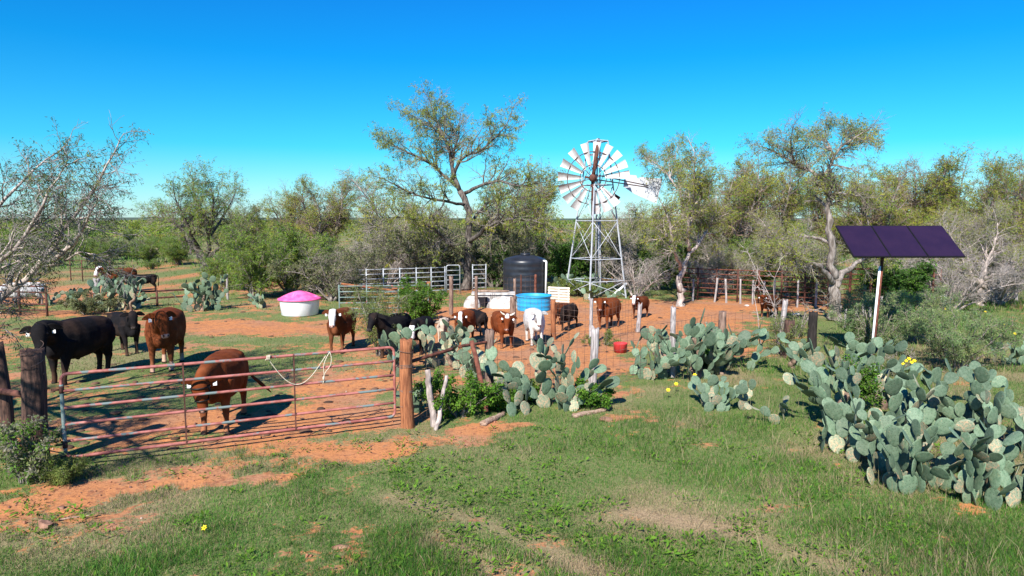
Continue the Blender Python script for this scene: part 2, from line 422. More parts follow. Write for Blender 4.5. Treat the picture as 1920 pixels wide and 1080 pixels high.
def make_grass():
    rs = np.random.default_rng(5)
    mb = MB()
    def sample(n, x0, x1, y0, y1):
        px = rs.uniform(x0, x1, n); py = rs.uniform(y0, y1, n)
        dz = ((540 - py) / FPX) * _u[2] + _f[2]
        t = -CAM_H / dz
        return (px - 960) / FPX * t, (((540 - py) / FPX) * _u[1] + _f[1]) * t
    # near meadow and yard
    for (n, a, b, hh, ww) in ((440000, 690, 1200, (.03, .075), (.0035, .0065)), (70000, 580, 700, (.05, .12), (.008, .014)), (36000, 500, 585, (.08, .2), (.016, .03)), (22000, 440, 505, (.15, .35), (.04, .09))):
        x, y = sample(n, -300, 2420, a, b)
        g, d, ins, tr = ground_fields(x, y)
        p = sstep(.30, .85, g + (fbm(x, y, 5, 3) - .5) * .5)
        k = rs.random(n) < p
        x, y, g, d, ins, tr = x[k], y[k], g[k], d[k], ins[k], tr[k]
        n = len(x)
        right = sstep(2.2, 4.5, x) * (1 - ins)
        tall = (1 + 1.1 * sstep(.5, .75, fbm(x, y, .8, 3)) * (1 - ins) + right * (.05 + .7 * fbm(x + 3, y, 1.3, 2))) * (1 - .45 * tr) * (1 - .35 * ins)
        h = rs.uniform(*hh, n) * tall; w = rs.uniform(*ww, n)
        dd = np.clip(d + .04 + right * .03, 0, .92)
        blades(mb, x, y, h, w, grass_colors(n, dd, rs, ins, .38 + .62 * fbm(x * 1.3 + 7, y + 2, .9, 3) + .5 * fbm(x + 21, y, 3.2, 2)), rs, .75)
    # seed-head stalks
    x, y = sample(1600, 1000, 2180, 560, 1200)
    g, d, ins, tr = ground_fields(x, y)
    k = (rs.random(len(x)) < .8 * (1 - ins)) & (x > 2.0)
    x, y = x[k], y[k]
    blades(mb, x, y, rs.uniform(.22, .5, len(x)), rs.uniform(.004, .007, len(x)) * np.clip(y / 9, 1, 3), np.tile([.30, .26, .14], (len(x), 1)) * rs.uniform(.6, 1.2, (len(x), 1)), rs, .5)
    solo('grass', mb, MT['grass'], (0, 0, 0), 'short mixed green and straw-dry grass covering the meadow and yard', None, None, 'stuff')
    # low broad-leaved weeds, bright green
    mb = MB()
    cx, cy = sample(950, -100, 2000, 800, 1150)
    g, d, ins, tr = ground_fields(cx, cy)
    k = (ins < .3) & (fbm(cx + 31, cy, .8, 3) > .47) & (g > .2); cx, cy = cx[k], cy[k]
    # a band of rosettes on the bare soil before the gate
    ex, ey = np.array([G(px, py)[:2] for px, py in ((330, 890), (380, 882), (395, 895), (250, 905), (470, 880), (520, 860), (560, 845), (610, 880), (440, 925), (180, 1000), (210, 1010), (90, 1020), (720, 870), (770, 850), (680, 845), (860, 830), (30, 960), (560, 895), (300, 920))]).T
    cx = np.concatenate([cx, ex]); cy = np.concatenate([cy, ey])
    m = 16
    n = len(cx)
    rad = rs.uniform(.06, .22, (n, 1))
    ang = rs.uniform(0, 2 * pi, (n, m)); rr = rad * np.sqrt(rs.random((n, m)))
    X = (cx[:, None] + rr * np.cos(ang)).ravel(); Y = (cy[:, None] + rr * np.sin(ang)).ravel()
    q = len(X)
    base = np.stack([X, Y, ground_z(X, Y) + rs.uniform(.0, .06, q)], 1)
    a = ang.ravel() + rs.normal(0, .6, q); el = rs.uniform(.1, .9, q)
    dr = np.stack([np.cos(a) * np.cos(el), np.sin(a) * np.cos(el), np.sin(el)], 1)
    sd = np.stack([-np.sin(a), np.cos(a), rs.normal(0, .3, q)], 1)
    l = rs.uniform(.035, .085, (q, 1)); w = l * rs.uniform(.25, .45, (q, 1))
    V = np.stack([base, base + dr * l * .5 + sd * w * .5, base + dr * l - [0, 0, .01], base + dr * l * .5 - sd * w * .5], 1).reshape(-1, 3)
    f = np.arange(q * 4).reshape(-1, 4)
    c = np.array([.085, .19, .022]) * rs.uniform(.7, 1.4, (q, 1)) + rs.uniform(0, .03, (q, 1)) * np.array([1, .5, 0])
    mb.add(V, f, np.repeat(c, 4, 0), 0, False)
    solo('weeds', mb, MT['leaf'], (0, 0, 0), 'bright green low broad-leaved weeds dotted through the grass', None, None, 'stuff')
    # pebbles and clods on the bare soil
    mb = MB()
    x, y = sample(1500, -200, 1500, 700, 1150)
    g, d, ins, tr = ground_fields(x, y)
    k = g < .5; x, y = x[k][:600], y[k][:600]
    for X, Y in zip(x, y):
        s = rs.uniform(.006, .028)
        c = [(.30, .13, .07), (.16, .08, .055), (.36, .27, .21)][rs.choice(3, p=[.6, .3, .1])]
        rot = np.array(Euler(rs.uniform(0, 6, 3)).to_matrix())
        mb.sphere((X, Y, float(ground_z(X, Y)) + s * .3), (s, s * rs.uniform(.6, 1), s * .6), 6, 4, rot, c)
    # dung and dark trampled lumps in the yard
    x, y = sample(900, -150, 1500, 560, 860)
    g, d, ins, tr = ground_fields(x, y); k = ins > .8; x, y = x[k][:330], y[k][:330]
    for X, Y in zip(x, y):
        s = rs.uniform(.03, .12)
        mb.sphere((X, Y, float(ground_z(X, Y)) + .004), (s, s * rs.uniform(.6, 1), s * rs.uniform(.15, .35)), 8, 4, np.array(Euler((0, 0, rs.uniform(0, 6))).to_matrix()), np.array([.10, .055, .032]) * rs.uniform(.5, 1.6))
    solo('gravel', mb, MT['twig'], (0, 0, 0), 'small clods, pebbles and dung strewn on the bare orange soil', None, None, 'stuff')
make_grass()
# ------------------------------------------------------------------ trees and shrubs (vectorised branching)
def norm(v):
    return v / (np.linalg.norm(v, axis=-1, keepdims=True) + 1e-9)

def resample(pts, K):
    P = np.asarray(pts, float)
    s = np.concatenate([[0], np.cumsum(np.linalg.norm(np.diff(P, axis=0), axis=1))])
    t = np.linspace(0, s[-1], K)
    # smooth a little so that limbs bend rather than kink
    Q = np.stack([np.interp(t, s, P[:, k]) for k in range(3)], 1)
    Q[1:-1] = .25 * Q[:-2] + .5 * Q[1:-1] + .25 * Q[2:]
    return Q

def walk(p0, d0, L, K, wob, up, rs, curl=0.0):
    """N branches of K points: a random walk with a pull upwards (or a droop when up < 0)"""
    n = len(p0); P = np.zeros((n, K, 3)); P[:, 0] = p0
    d = norm(d0)
    for k in range(1, K):
        d = norm(d + rs.normal(0, wob, (n, 3)) + np.array([0, 0, 1]) * (up + curl * k / K))
        P[:, k] = P[:, k - 1] + d * (L / (K - 1))[:, None]
    return P

def spawn(P, Rr, m, t0, t1, amin, amax, L, lv, K, wob, up, rs, rf=.6, taper=.35, flat=0.0, curl=0.0, rmin=.003, upb=0.0):
    n, Kp, _ = P.shape
    t = np.clip(t0 + (t1 - t0) * ((np.arange(m)[None] + rs.random((n, m))) / m), 0, .999)
    q = t * (Kp - 1); i = q.astype(int); fr = (q - i)[..., None]
    ii = np.arange(n)[:, None]
    pos = P[ii, i] * (1 - fr) + P[ii, i + 1] * fr
    tan = norm(P[ii, i + 1] - P[ii, i])
    rr = Rr[ii, i] * (1 - fr[..., 0]) + Rr[ii, i + 1] * fr[..., 0]
    pos = pos.reshape(-1, 3); tan = tan.reshape(-1, 3); rr = rr.ravel(); tt = t.ravel()
    v = rs.normal(0, 1, tan.shape); v[:, 2] *= (1 - flat)
    v[:, 2] += upb
    v = norm(v - tan * (v * tan).sum(1, keepdims=True))
    a = rs.uniform(amin, amax, len(tan))[:, None]
    d = tan * np.cos(a) + v * np.sin(a)
    LL = L * (1 - .45 * (tt - t0) / max(t1 - t0, 1e-3)) * rs.uniform(1 - lv, 1 + lv, len(tt))
    Q = walk(pos, d, LL, K, wob, up, rs, curl)
    r0 = np.maximum(rr * rf, rmin)
    Rq = r0[:, None] * np.linspace(1, taper, K)[None]
    return Q, np.maximum(Rq, rmin * .6)

def tubes(mb, P, Rr, n, col, mi):
    if not len(P): return
    N_, K, _ = P.shape
    T = np.gradient(P, axis=1); T = norm(T)
    ref = np.where(np.abs(T[:, :1, 2:3]) < .9, np.array([0, 0, 1.0]), np.array([1.0, 0, 0]))
    u = norm(np.cross(np.broadcast_to(ref, T.shape), T)); w = np.cross(T, u)
    a = np.arange(n) * 2 * pi / n
    V = P[:, :, None] + Rr[:, :, None, None] * (np.cos(a)[None, None, :, None] * u[:, :, None] + np.sin(a)[None, None, :, None] * w[:, :, None])
    b = (np.arange(N_) * K * n)[:, None, None]; i = (np.arange(K - 1) * n)[None, :, None]; j = np.arange(n)[None, None]; jn = (j + 1) % n
    f = np.stack([b + i + j, b + i + jn, b + i + n + jn, b + i + n + j], -1).reshape(-1, 4)
    if np.ndim(col) == 2: col = np.repeat(col, K * n, 0)
    mb.add(V.reshape(-1, 3), f, col, mi)

def leaf_cards(mb, P, m, size, ratio, droop, pal, rs, mi, spread=.03, bright=(.7, 1.35), keep=1.0, t0=.15, per=1):
    """m narrow leaves along each twig; each one a small folded rhomb"""
    n, K, _ = P.shape
    t = rs.uniform(t0, .999, (n, m)); q = t * (K - 1); i = q.astype(int); fr = (q - i)[..., None]
    ii = np.arange(n)[:, None]
    pos = (P[ii, i] * (1 - fr) + P[ii, i + 1] * fr).reshape(-1, 3)
    tan = norm(P[ii, i + 1] - P[ii, i]).reshape(-1, 3)
    clump = np.repeat(np.repeat(rs.uniform(0, 1, n // per + 1), per)[:n], m)
    k = rs.random(len(pos)) < keep
    pos, tan, clump = pos[k], tan[k], clump[k]
    N_ = len(pos)
    pos = pos + rs.normal(0, spread, (N_, 3))
    d = norm(tan * .5 + rs.normal(0, .7, (N_, 3)) - np.array([0, 0, droop]))
    sd = norm(np.cross(d, rs.normal(0, 1, (N_, 3))))
    l = rs.uniform(*size, N_)[:, None]; w = l * ratio * rs.uniform(.7, 1.3, (N_, 1))
    V = np.stack([pos, pos + d * l * .5 + sd * w * .5, pos + d * l, pos + d * l * .5 - sd * w * .5], 1).reshape(-1, 3)
    pal = np.array(pal); c0 = pal[np.minimum((clump * len(pal)).astype(int), len(pal) - 1)]
    c = c0 * rs.uniform(*bright, (N_, 1)) * (1 + rs.normal(0, .06, (N_, 3)))
    mb.add(V, np.arange(N_ * 4).reshape(-1, 4), np.repeat(np.clip(c, 0.003, 1), 4, 0), mi, False)

MESQ = [(.20, .25, .040), (.26, .285, .042), (.15, .215, .040), (.225, .26, .05), (.30, .30, .045)]
GREENB = [(.070, .150, .026), (.100, .195, .030), (.055, .120, .028)]
YOUNG = [(.135, .225, .036), (.17, .265, .040), (.11, .19, .038), (.20, .25, .04)]
SAGE = [(.145, .165, .072), (.19, .20, .09), (.125, .14, .062)]
GREYTW = (.27, .23, .19)

def rad(mains, r0, r1):
    return np.stack([np.linspace(a, b, p.shape[0]) for p, a, b in zip(mains, r0, r1)])

def tree_parts(seed, mains, r0, r1, sp0, l2=(9, 1.6), l3=(7, .85), l4=(6, .45), leaf=(7, (.07, .13), .26), pal=MESQ, droop=.5, twig=GREYTW,
               up2=.06, up3=.0, up4=-.05, keep=1.0, bark_col=(1, 1, 1), dead=0.0, ang=(.5, 1.15), seg=(7, 5, 4), flat=.3):
    """returns (trunk mesh-builder, crown mesh-builder)"""
    rs = np.random.default_rng(seed)
    tr = MB(); cr = MB()
    K = 14
    M_ = np.stack([resample(m, K) for m in mains]); Rm = rad(M_, r0, r1)
    M_[:, 1:-1] += rs.normal(0, 1, M_[:, 1:-1].shape) * np.minimum(Rm[:, 1:-1, None] * .35, .05)
    for p, r in zip(M_, Rm):
        jit = 1 + rs.normal(0, .06, K)
        rr = r * jit
        if p[0][2] - M_[:, :, 2].min() < .25: rr[0] *= 1.45; rr[1] *= 1.12
        tr.tube(p, rr, 9, bark_col, 0)
    L2p, L2r = [], []
    lens = np.linalg.norm(np.diff(M_, axis=1), axis=2).sum(1)
    for k in range(len(M_)):
        if sp0[k] is None: continue
        P, q = spawn(M_[k:k + 1], Rm[k:k + 1], max(2, int(l2[0] * min(1.4, lens[k] / 3 + .3))), sp0[k], 1, ang[0], ang[1], l2[1], .4, seg[0], .20, up2, rs, .55, .3, flat, rmin=.010, upb=.25)
        # a leader carries on from the end of every limb
        L2p.append(P); L2r.append(q)
        tip = walk(M_[k, -1:], (M_[k, -1:] - M_[k, -2:-1]), np.array([l2[1] * .9]), seg[0], .18, up2, rs)
        L2p.append(tip); L2r.append(np.maximum(Rm[k, -1] * np.linspace(1, .3, seg[0])[None], .006))
    L2p = np.concatenate(L2p); L2r = np.concatenate(L2r)
    tubes(tr, L2p, L2r, 5, bark_col, 0)
    L3p, L3r = spawn(L2p, L2r, l3[0], .12, 1, .4, 1.1, l3[1], .4, seg[1], .22, up3, rs, .55, .4, flat * .5, rmin=.006)
    L4p, L4r = spawn(L3p, L3r, l4[0], .15, 1, .4, 1.1, l4[1], .45, seg[2], .22, up4, rs, .6, .5, 0, rmin=.0035)
    tc = np.array(twig)
    tubes(cr, L3p, L3r, 4, tc * rs.uniform(.55, 1.15, (len(L3p), 1)), 0)
    tubes(cr, L4p, L4r, 3, tc * rs.uniform(.6, 1.3, (len(L4p), 1)), 0)
    if leaf[0]:
        # foliage comes in clumps: whole side branches are leafy or bare
        lf3 = (np.repeat(rs.random(len(L2p)), l3[0]) > dead) & (rs.random(len(L3p)) > dead * .35)
        low = np.repeat(lf3, l4[0])
        leaf_cards(cr, L4p[low], leaf[0], leaf[1], leaf[2], droop, pal, rs, 1, keep=keep, per=l4[0])
        leaf_cards(cr, L3p[lf3], leaf[0], leaf[1], leaf[2], droop, pal, rs, 1, keep=keep)
    return tr, cr

def plant(name, base, tr, cr, label, cat, group, bark='bark', local=False, rz=0.0, trunkname='trunk', crownname='crown'):
    t = thing(name, base, label, cat, group, rz)
    part(trunkname, tr, [MT[bark]], t, local)
    part(crownname, cr, [MT['twig'], MT['leaf']], t, local)
    return t

def px_limbs(lims, Y0):
    """limbs sketched as (px, py, depth offset) and laid out at their true distance"""
    return [np.array([at(px, py, Y0 + dy) for px, py, dy in l]) for l in lims]

def free_mains(seed, h, spread, n, fork=.3, lean=(0, 0), r=.16, low=2):
    """a forked trunk for trees seen only as part of the wood: local coordinates"""
    rs = np.random.default_rng(seed)
    f = np.array([lean[0] * .3, lean[1] * .3, h * fork])
    mains = [np.array([[0, 0, -.1], f * [.4, .4, .5], f])]; r0 = [r]; r1 = [r * .75]; sp = [None]
    a0 = rs.uniform(0, 6.28)
    for k in range(n):
        a = a0 + 2 * pi * k / n + rs.normal(0, .3)
        lo = k < low
        H_ = h * (rs.uniform(.42, .58) if lo else rs.uniform(.78, 1.0)); S_ = spread * (rs.uniform(.8, 1.05) if lo else rs.uniform(.3, .7))
        e = np.array([math.cos(a) * S_ + lean[0], math.sin(a) * S_ + lean[1], H_])
        mid = f + (e - f) * .45 + np.array([math.cos(a) * S_ * .12, math.sin(a) * S_ * .12, -H_ * .02 + rs.normal(0, .1)])
        st = f * rs.uniform(.75, 1.0)
        mains.append(np.array([st, st * .5 + mid * .5 + rs.normal(0, .12, 3), mid, mid * .5 + e * .5 + rs.normal(0, .2, 3), e]))
        r0.append(r * rs.uniform(.5, .7)); r1.append(r * .13); sp.append(.28)
    return mains, r0, r1, sp

def copy_tree(o, loc, label, group, rz, scale, cat=None):
    c = o.copy(); COL.objects.link(c); c.location = Vector([float(q) for q in loc]); c.rotation_euler = (0, 0, rz); c.scale = scale
    c['label'] = label; c['group'] = group
    for ch in list(o.children):
        d = ch.copy(); COL.objects.link(d); d.parent = c
    return c
# ------------------------------------------------------------------ the trees one can tell apart
# big mesquite in the middle
Y = 33.0
lim = [[(872, 546, 0), (876, 500, 0), (879, 455, -.1), (880, 420, 0), (876, 385, .1), (862, 358, .2)],
       [(862, 358, .2), (852, 335, .2), (846, 300, 0), (838, 265, -.3), (828, 248, -.4), (818, 226, -.3), (808, 196, -.2)],
       [(860, 352, .2), (838, 336, .4), (815, 312, .7), (790, 296, 1.0), (762, 285, 1.3), (735, 270, 1.6)],
       [(845, 338, .1), (868, 292, -.5), (900, 284, -.9), (925, 262, -1.3), (945, 240, -1.5)],
       [(872, 362, 0), (905, 345, -.7), (935, 338, -1.2), (970, 350, -1.6), (1005, 345, -1.8)],
       [(880, 455, 0), (900, 436, -.9), (925, 418, -1.6), (960, 408, -2.1), (1000, 412, -2.4), (1030, 425, -2.6)],
       [(874, 505, 0), (862, 475, .4), (845, 447, .8), (820, 438, 1.3), (790, 440, 1.8), (760, 452, 2.2), (730, 470, 2.6)],
       [(866, 480, .1), (842, 455, -.9), (815, 430, -1.7), (780, 410, -2.3), (745, 405, -2.6), (715, 420, -2.7)],
       [(872, 385, .1), (840, 378, -1.0), (800, 372, -1.7), (765, 360, -2.0), (738, 345, -2.2)],
       [(878, 430, 0), (895, 400, 1.2), (915, 380, 2.0), (945, 372, 2.6), (985, 370, 3.0)],
       [(846, 300, 0), (858, 262, .9), (862, 240, 1.2), (856, 236, 1.4)],
       [(838, 265, -.2), (812, 240, .6), (792, 232, 1.0), (778, 224, 1.3)]]
tr, cr = tree_parts(21, px_limbs(lim, Y), [.20, .12, .09, .09, .09, .11, .11, .09, .08, .09, .06, .05], [.14, .025, .03, .025, .025, .03, .035, .03, .025, .03, .02, .02],
                    [None, .25, .2, .25, .3, .25, .3, .25, .25, .25, .2, .2], (13, 1.45), (6, .8), (5, .42), (8, (.08, .17), .19), dead=.32, droop=.55)
plant('mesquite_tree', G(872, 546) * [1, 0, 0] + [0, Y, 0], tr, cr, 'tallest mesquite, in the middle behind the pale pens, with a top spire and dark trunk', 'tree', 'mesquite trees around the yard', 'bark_dark')

# mesquite with a pale trunk right of the windmill
Y = 26.7
lim = [[(1276, 577, 0), (1277, 545, 0), (1275, 518, 0), (1280, 498, 0)],
       [(1280, 500, 0), (1292, 478, .2), (1306, 462, .4), (1322, 442, .6), (1332, 420, .8), (1342, 400, .9)],
       [(1292, 470, .2), (1290, 440, -.1), (1290, 412, -.3), (1297, 390, -.5), (1312, 374, -.7), (1324, 352, -.9)],
       [(1276, 505, 0), (1268, 480, -.5), (1262, 455, -.9), (1258, 432, -1.1), (1254, 415, -1.2), (1250, 402, -1.4)],
       [(1290, 425, -.2), (1280, 392, 1.0), (1274, 352, 2.4), (1270, 318, 3.6), (1266, 290, 4.4)],
       [(1262, 455, -.4), (1250, 442, 1.2), (1234, 428, 2.8), (1215, 418, 4.2), (1200, 408, 5.0)],
       [(1297, 390, -.4), (1300, 355, -.9), (1302, 320, -1.2), (1303, 295, -1.3)],
       [(1268, 350, .8), (1250, 325, 2.6), (1232, 308, 4.2), (1215, 298, 5.2)]]
tr, cr = tree_parts(22, px_limbs(lim, Y), [.145, .085, .085, .08, .065, .06, .05, .045], [.11, .03, .03, .03, .02, .02, .02, .02], [None, .35, .35, .3, .15, .2, .15, .2],
                    (13, 1.05), (7, .62), (6, .36), (5, (.07, .15), .17), dead=.22, droop=.5)
plant('mesquite_tree', G(1276, 577) * [1, 0, 0] + [0, Y, 0], tr, cr, 'pale pinkish-trunked mesquite on bare orange soil, right of the windmill', 'tree', 'mesquite trees around the yard', 'bark_pale')

# tall mesquite behind the solar panel
Y = 22.8
lim = [[(1567, 602, 0), (1567, 570, 0), (1566, 545, 0), (1566, 520, 0)],
       [(1566, 522, 0), (1560, 490, 0), (1556, 455, 0), (1556, 420, 0), (1553, 385, .1), (1551, 348, .1)],
       [(1563, 530, 0), (1545, 508, -.4), (1525, 492, -.8), (1505, 485, -1.1), (1490, 475, -1.3), (1472, 478, -1.4)],
       [(1570, 525, 0), (1588, 508, .4), (1605, 492, .7), (1630, 482, 1.0), (1652, 470, 1.3)],
       [(1551, 350, .1), (1535, 332, .3), (1512, 316, .6), (1490, 306, .8), (1465, 292, 1.0), (1442, 280, 1.1)],
       [(1551, 348, .1), (1556, 318, -.2), (1564, 292, -.4), (1582, 270, -.6), (1600, 260, -.8), (1612, 252, -.8)],
       [(1553, 365, .1), (1575, 362, -.5), (1600, 366, -.9), (1622, 370, -1.2)],
       [(1490, 308, .8), (1484, 282, .3), (1482, 258, 0), (1485, 250, -.2)],
       [(1564, 292, -.3), (1552, 268, .3), (1546, 258, .6), (1548, 250, .8)],
       [(1556, 455, 0), (1530, 445, .6), (1500, 440, 1.1), (1470, 448, 1.5), (1440, 445, 1.9)],
       [(1582, 270, -.5), (1606, 272, -.2), (1625, 262, .2)]]
tr, cr = tree_parts(23, px_limbs(lim, Y), [.19, .13, .10, .11, .075, .075, .05, .04, .04, .06, .035], [.17, .08, .03, .03, .02, .02, .015, .015, .015, .02, .015],
                    [None, .75, .5, .55, .3, .3, .3, .2, .2, .4, .2], (11, .85), (7, .55), (6, .34), (5, (.06, .13), .18), dead=.24, droop=.45)
plant('mesquite_tree', G(1567, 602) * [1, 0, 0] + [0, Y, 0], tr, cr, 'tall forked mesquite directly behind the solar panel with an open umbrella-like top', 'tree', 'mesquite trees around the yard', 'bark')

# pale leaning tree whose trunk stands just out of the left edge
bx = np.array([-9.6, 10.6, 0.0])
def rel(*p): return np.array([at(px, py, Y) for px, py, Y in p])
lim = [np.array([bx + [0, 0, -.1], bx + [.1, 0, .6], bx + [.25, .05, 1.2]]),
       np.concatenate([[bx + [.25, .05, 1.2]], rel((-10, 560, 11.0), (40, 525, 11.2), (85, 495, 11.4), (110, 450, 11.5), (135, 410, 11.6), (165, 370, 11.7), (188, 342, 11.7), (196, 318, 11.6))]),
       np.concatenate([[bx + [.2, .05, 1.0]], rel((-60, 530, 10.6), (-10, 495, 10.5), (30, 470, 10.4), (50, 435, 10.3), (80, 392, 10.2), (92, 355, 10.1))]),
       rel((85, 495, 11.4), (115, 478, 11.1), (145, 450, 10.8), (160, 420, 10.6), (175, 390, 10.4)),
       np.concatenate([[bx + [.25, .05, 1.15]], bx + np.array([[.1, .4, 2.0], [.3, .6, 2.7]]), rel((0, 385, 11.6), (35, 345, 11.8), (65, 315, 12.0), (85, 300, 12.1))]),
       rel((20, 540, 11.1), (25, 500, 11.5), (45, 490, 11.8), (70, 480, 12.1)),
       rel((-60, 590, 10.8), (-40, 594, 10.7), (-20, 598, 10.6)),
       rel((80, 500, 11.3), (120, 492, 11.3), (150, 470, 11.3), (180, 480, 11.3)),
       bx + np.array([[.2, .05, 1.1], [.3, -.8, 2.0], [.6, -1.7, 2.9], [1.1, -2.8, 3.5], [1.5, -3.8, 3.8], [1.9, -4.7, 3.7]]),
       bx + np.array([[.25, 0, 1.2], [.0, -.8, 2.2], [-.2, -1.8, 3.0], [.2, -3.0, 3.6], [.7, -4.2, 4.2]]),
       bx + np.array([[.2, .05, 1.1], [-.7, -.2, 2.0], [-1.5, -.6, 2.8], [-2.2, -.8, 3.5]]),
       bx + np.array([[.6, -1.7, 2.9], [1.0, -2.0, 3.6], [1.2, -2.6, 4.4]]), bx + np.array([[.3, -.8, 2.0], [1.0, -1.6, 2.6], [1.9, -2.2, 3.3], [2.5, -2.9, 3.9]]), bx + np.array([[.2, -3.0, 3.6], [1.2, -4.0, 3.9], [2.0, -5.2, 4.3], [2.6, -5.8, 4.3]])]
tr, cr = tree_parts(24, lim, [.17, .075, .065, .045, .06, .035, .025, .022, .085, .07, .07, .04, .06, .05], [.13, .018, .016, .012, .014, .010, .008, .008, .02, .02, .02, .015, .02, .02],
                    [None, .35, .35, .3, .4, .3, .2, .3, .2, .3, .3, .2, .3, .2], (10, .80), (6, .50), (5, .28), (8, (.035, .08), .20), pal=[(.09, .13, .05), (.07, .11, .05), (.15, .175, .045)], dead=.30, droop=.6, twig=(.26, .23, .21))
plant('leaning_tree', bx, tr, cr, 'pale-barked leaning tree reaching in from the left edge above the black bull', 'tree', None, 'bark_pale')

# mesquite beyond the cactus on the left, with a dark twisted base
Y = 40.0
lim = [[(388, 512, 0), (384, 490, 0), (372, 470, .1)], [(372, 470, .1), (352, 450, .6), (335, 425, 1.2), (315, 410, 1.6), (290, 405, 2.0)], [(384, 485, 0), (392, 455, -.4), (386, 420, -.8), (372, 385, -1), (362, 355, -1.1)],
       [(384, 490, 0), (405, 470, -.8), (430, 450, -1.6), (455, 440, -2.2)], [(375, 472, .1), (358, 440, -1.0), (345, 405, -1.6), (330, 375, -1.9)], [(388, 450, -.4), (410, 420, .6), (428, 390, 1.3), (440, 365, 1.7)],
       [(388, 450, -.4), (400, 410, -1.8), (400, 375, -2.4), (395, 348, -2.6)], [(386, 490, 0), (415, 462, 1.4), (445, 435, 2.4), (470, 410, 3)]]
tr, cr = tree_parts(25, px_limbs(lim, Y), [.28, .15, .14, .13, .12, .1, .1, .1], [.2, .03, .03, .03, .03, .02, .02, .02], [None, .3, .3, .3, .25, .25, .25, .3], (12, 1.5), (7, .85), (5, .5), (6, (.09, .18), .18), dead=.14, pal=YOUNG + [MESQ[1]])
plant('mesquite_tree', at(388, 512, Y) * [1, 1, 0], tr, cr, 'round-topped mesquite with a dark twisted base, behind the cactus on the left', 'tree', 'mesquite trees around the yard', 'bark_dark')

# ------------------------------------------------------------------ kinds repeated through the wood
def kind_tree(name, seed, h, spread, n, label, cat, group, bark='bark', low=2, fork=.28, **kw):
    mains, r0, r1, sp = free_mains(seed, h, spread, n, fork, r=.03 * h, low=low)
    tr, cr = tree_parts(seed + 100, mains, r0, r1, sp, **kw)
    return plant(name, (0, 0, 0), tr, cr, label, cat, group, bark, True)

USED = set()
def place(proto, px, Y, ptop, h0, label, group, rz=0.0, sx=1.0):
    """stand a copy so that its foot is at px and its top shows at ptop"""
    p = at(px, 412, Y); top = CAM_H - (ptop - 412) * Y / FPX
    s = top / h0
    if proto.name not in USED:
        USED.add(proto.name)
        proto.location = (p[0], Y, 0); proto.rotation_euler = (0, 0, rz); proto.scale = (s * sx, s * sx, s)
        proto['label'] = label; proto['group'] = group
        return proto
    return copy_tree(proto, (p[0], Y, 0), label, group, rz, (s * sx, s * sx, s))

A = kind_tree('mesquite_tree', 31, 6.0, 3.2, 7, '', 'tree', '', l2=(12, 1.5), l3=(7, .85), l4=(6, .46), leaf=(7, (.08, .18), .17), dead=.36, twig=(.27, .185, .145))
B = kind_tree('mesquite_tree', 32, 6.0, 3.0, 8, '', 'tree', '', low=3, l2=(12, 1.4), l3=(7, .8), l4=(6, .44), leaf=(7, (.08, .18), .17), dead=.34, twig=(.27, .185, .145), pal=[MESQ[1], MESQ[3], MESQ[4], YOUNG[1]])
D = kind_tree('mesquite_tree', 33, 6.0, 3.4, 7, '', 'tree', '', bark='bark_pale', low=4, l2=(13, 1.5), l3=(7, .9), l4=(6, .5), leaf=(5, (.08, .16), .17), dead=.52, twig=(.36, .315, .28))
GW = 'mesquite trees in the wood behind the yard'
wood = [(B, 1385, 34, 298, .3, 'yellow-green mesquite filling the gap between the pale-trunked tree and the tall forked one'),
        (A, 1440, 38, 300, 1.7, 'mesquite crown rising left of the tall forked tree, behind the rusty pipe pen'),
        (D, 1480, 30, 392, 2.9, 'low grey half-bare mesquite under the tall forked tree'),
        (B, 1650, 35, 312, 4.1, 'mesquite crown showing just above the left end of the solar panel'),
        (A, 1722, 38, 300, .9, 'mesquite crown right above the middle of the solar panel'),
        (B, 1795, 36, 303, 2.2, 'pointed yellow-green mesquite crown just right of the solar panel'),
        (A, 1890, 31, 296, 3.6, 'dark-limbed mesquite at the right edge of the picture'),
        (D, 1760, 29, 385, 5.1, 'grey half-bare mesquite drooping behind and below the solar panel'),
        (D, 1850, 27, 372, .2, 'grey half-bare mesquite by the leaning fence stakes at the right edge'),
        (A, 605, 38, 336, 2.5, 'mesquite with a rounded crown above the pink-lidded tub'),
        (B, 560, 46, 352, 5.5, 'smaller mesquite crown peeking out left behind the one above the pink-lidded tub'),
        (D, 1205, 36, 372, 1.1, 'grey-green mesquite between the windmill and the pale-trunked tree'),
        (D, 740, 38, 318, 3.3, 'greyish thin-leaved mesquite left of the tallest one'),
        (D, 690, 36, 400, 5.6, 'low grey brushy mesquite behind the silver pen panels'),
        (B, 985, 40, 318, .6, 'yellow-green mesquite crown right of the tallest one, left of the windmill wheel'),
        (A, 1330, 42, 330, 4.6, 'far mesquite crown peeking out behind the pale-trunked tree'),
        (A, 460, 52, 385, 1.9, 'thin far mesquite crown right of the round-topped one'),
        (B, 1560, 40, 335, 3.1, 'mesquite crown directly behind the trunk of the tall forked tree'),
        (D, 1360, 31, 420, 2.0, 'low grey tangle of a mesquite behind the rusty pen right of the pale trunk'),
        (A, 800, 44, 385, 5.0, 'far green mesquite seen through the branches of the tallest one'),
        (B, 1130, 44, 398, .4, 'low far mesquite seen through the windmill tower')]
for k, (pr, px, Yk, top, rz, lab) in enumerate(wood):
    place(pr, px, Yk, top, 6.6, lab, GW, rz, 1.0 + .18 * ((k * 37) % 10) / 10)

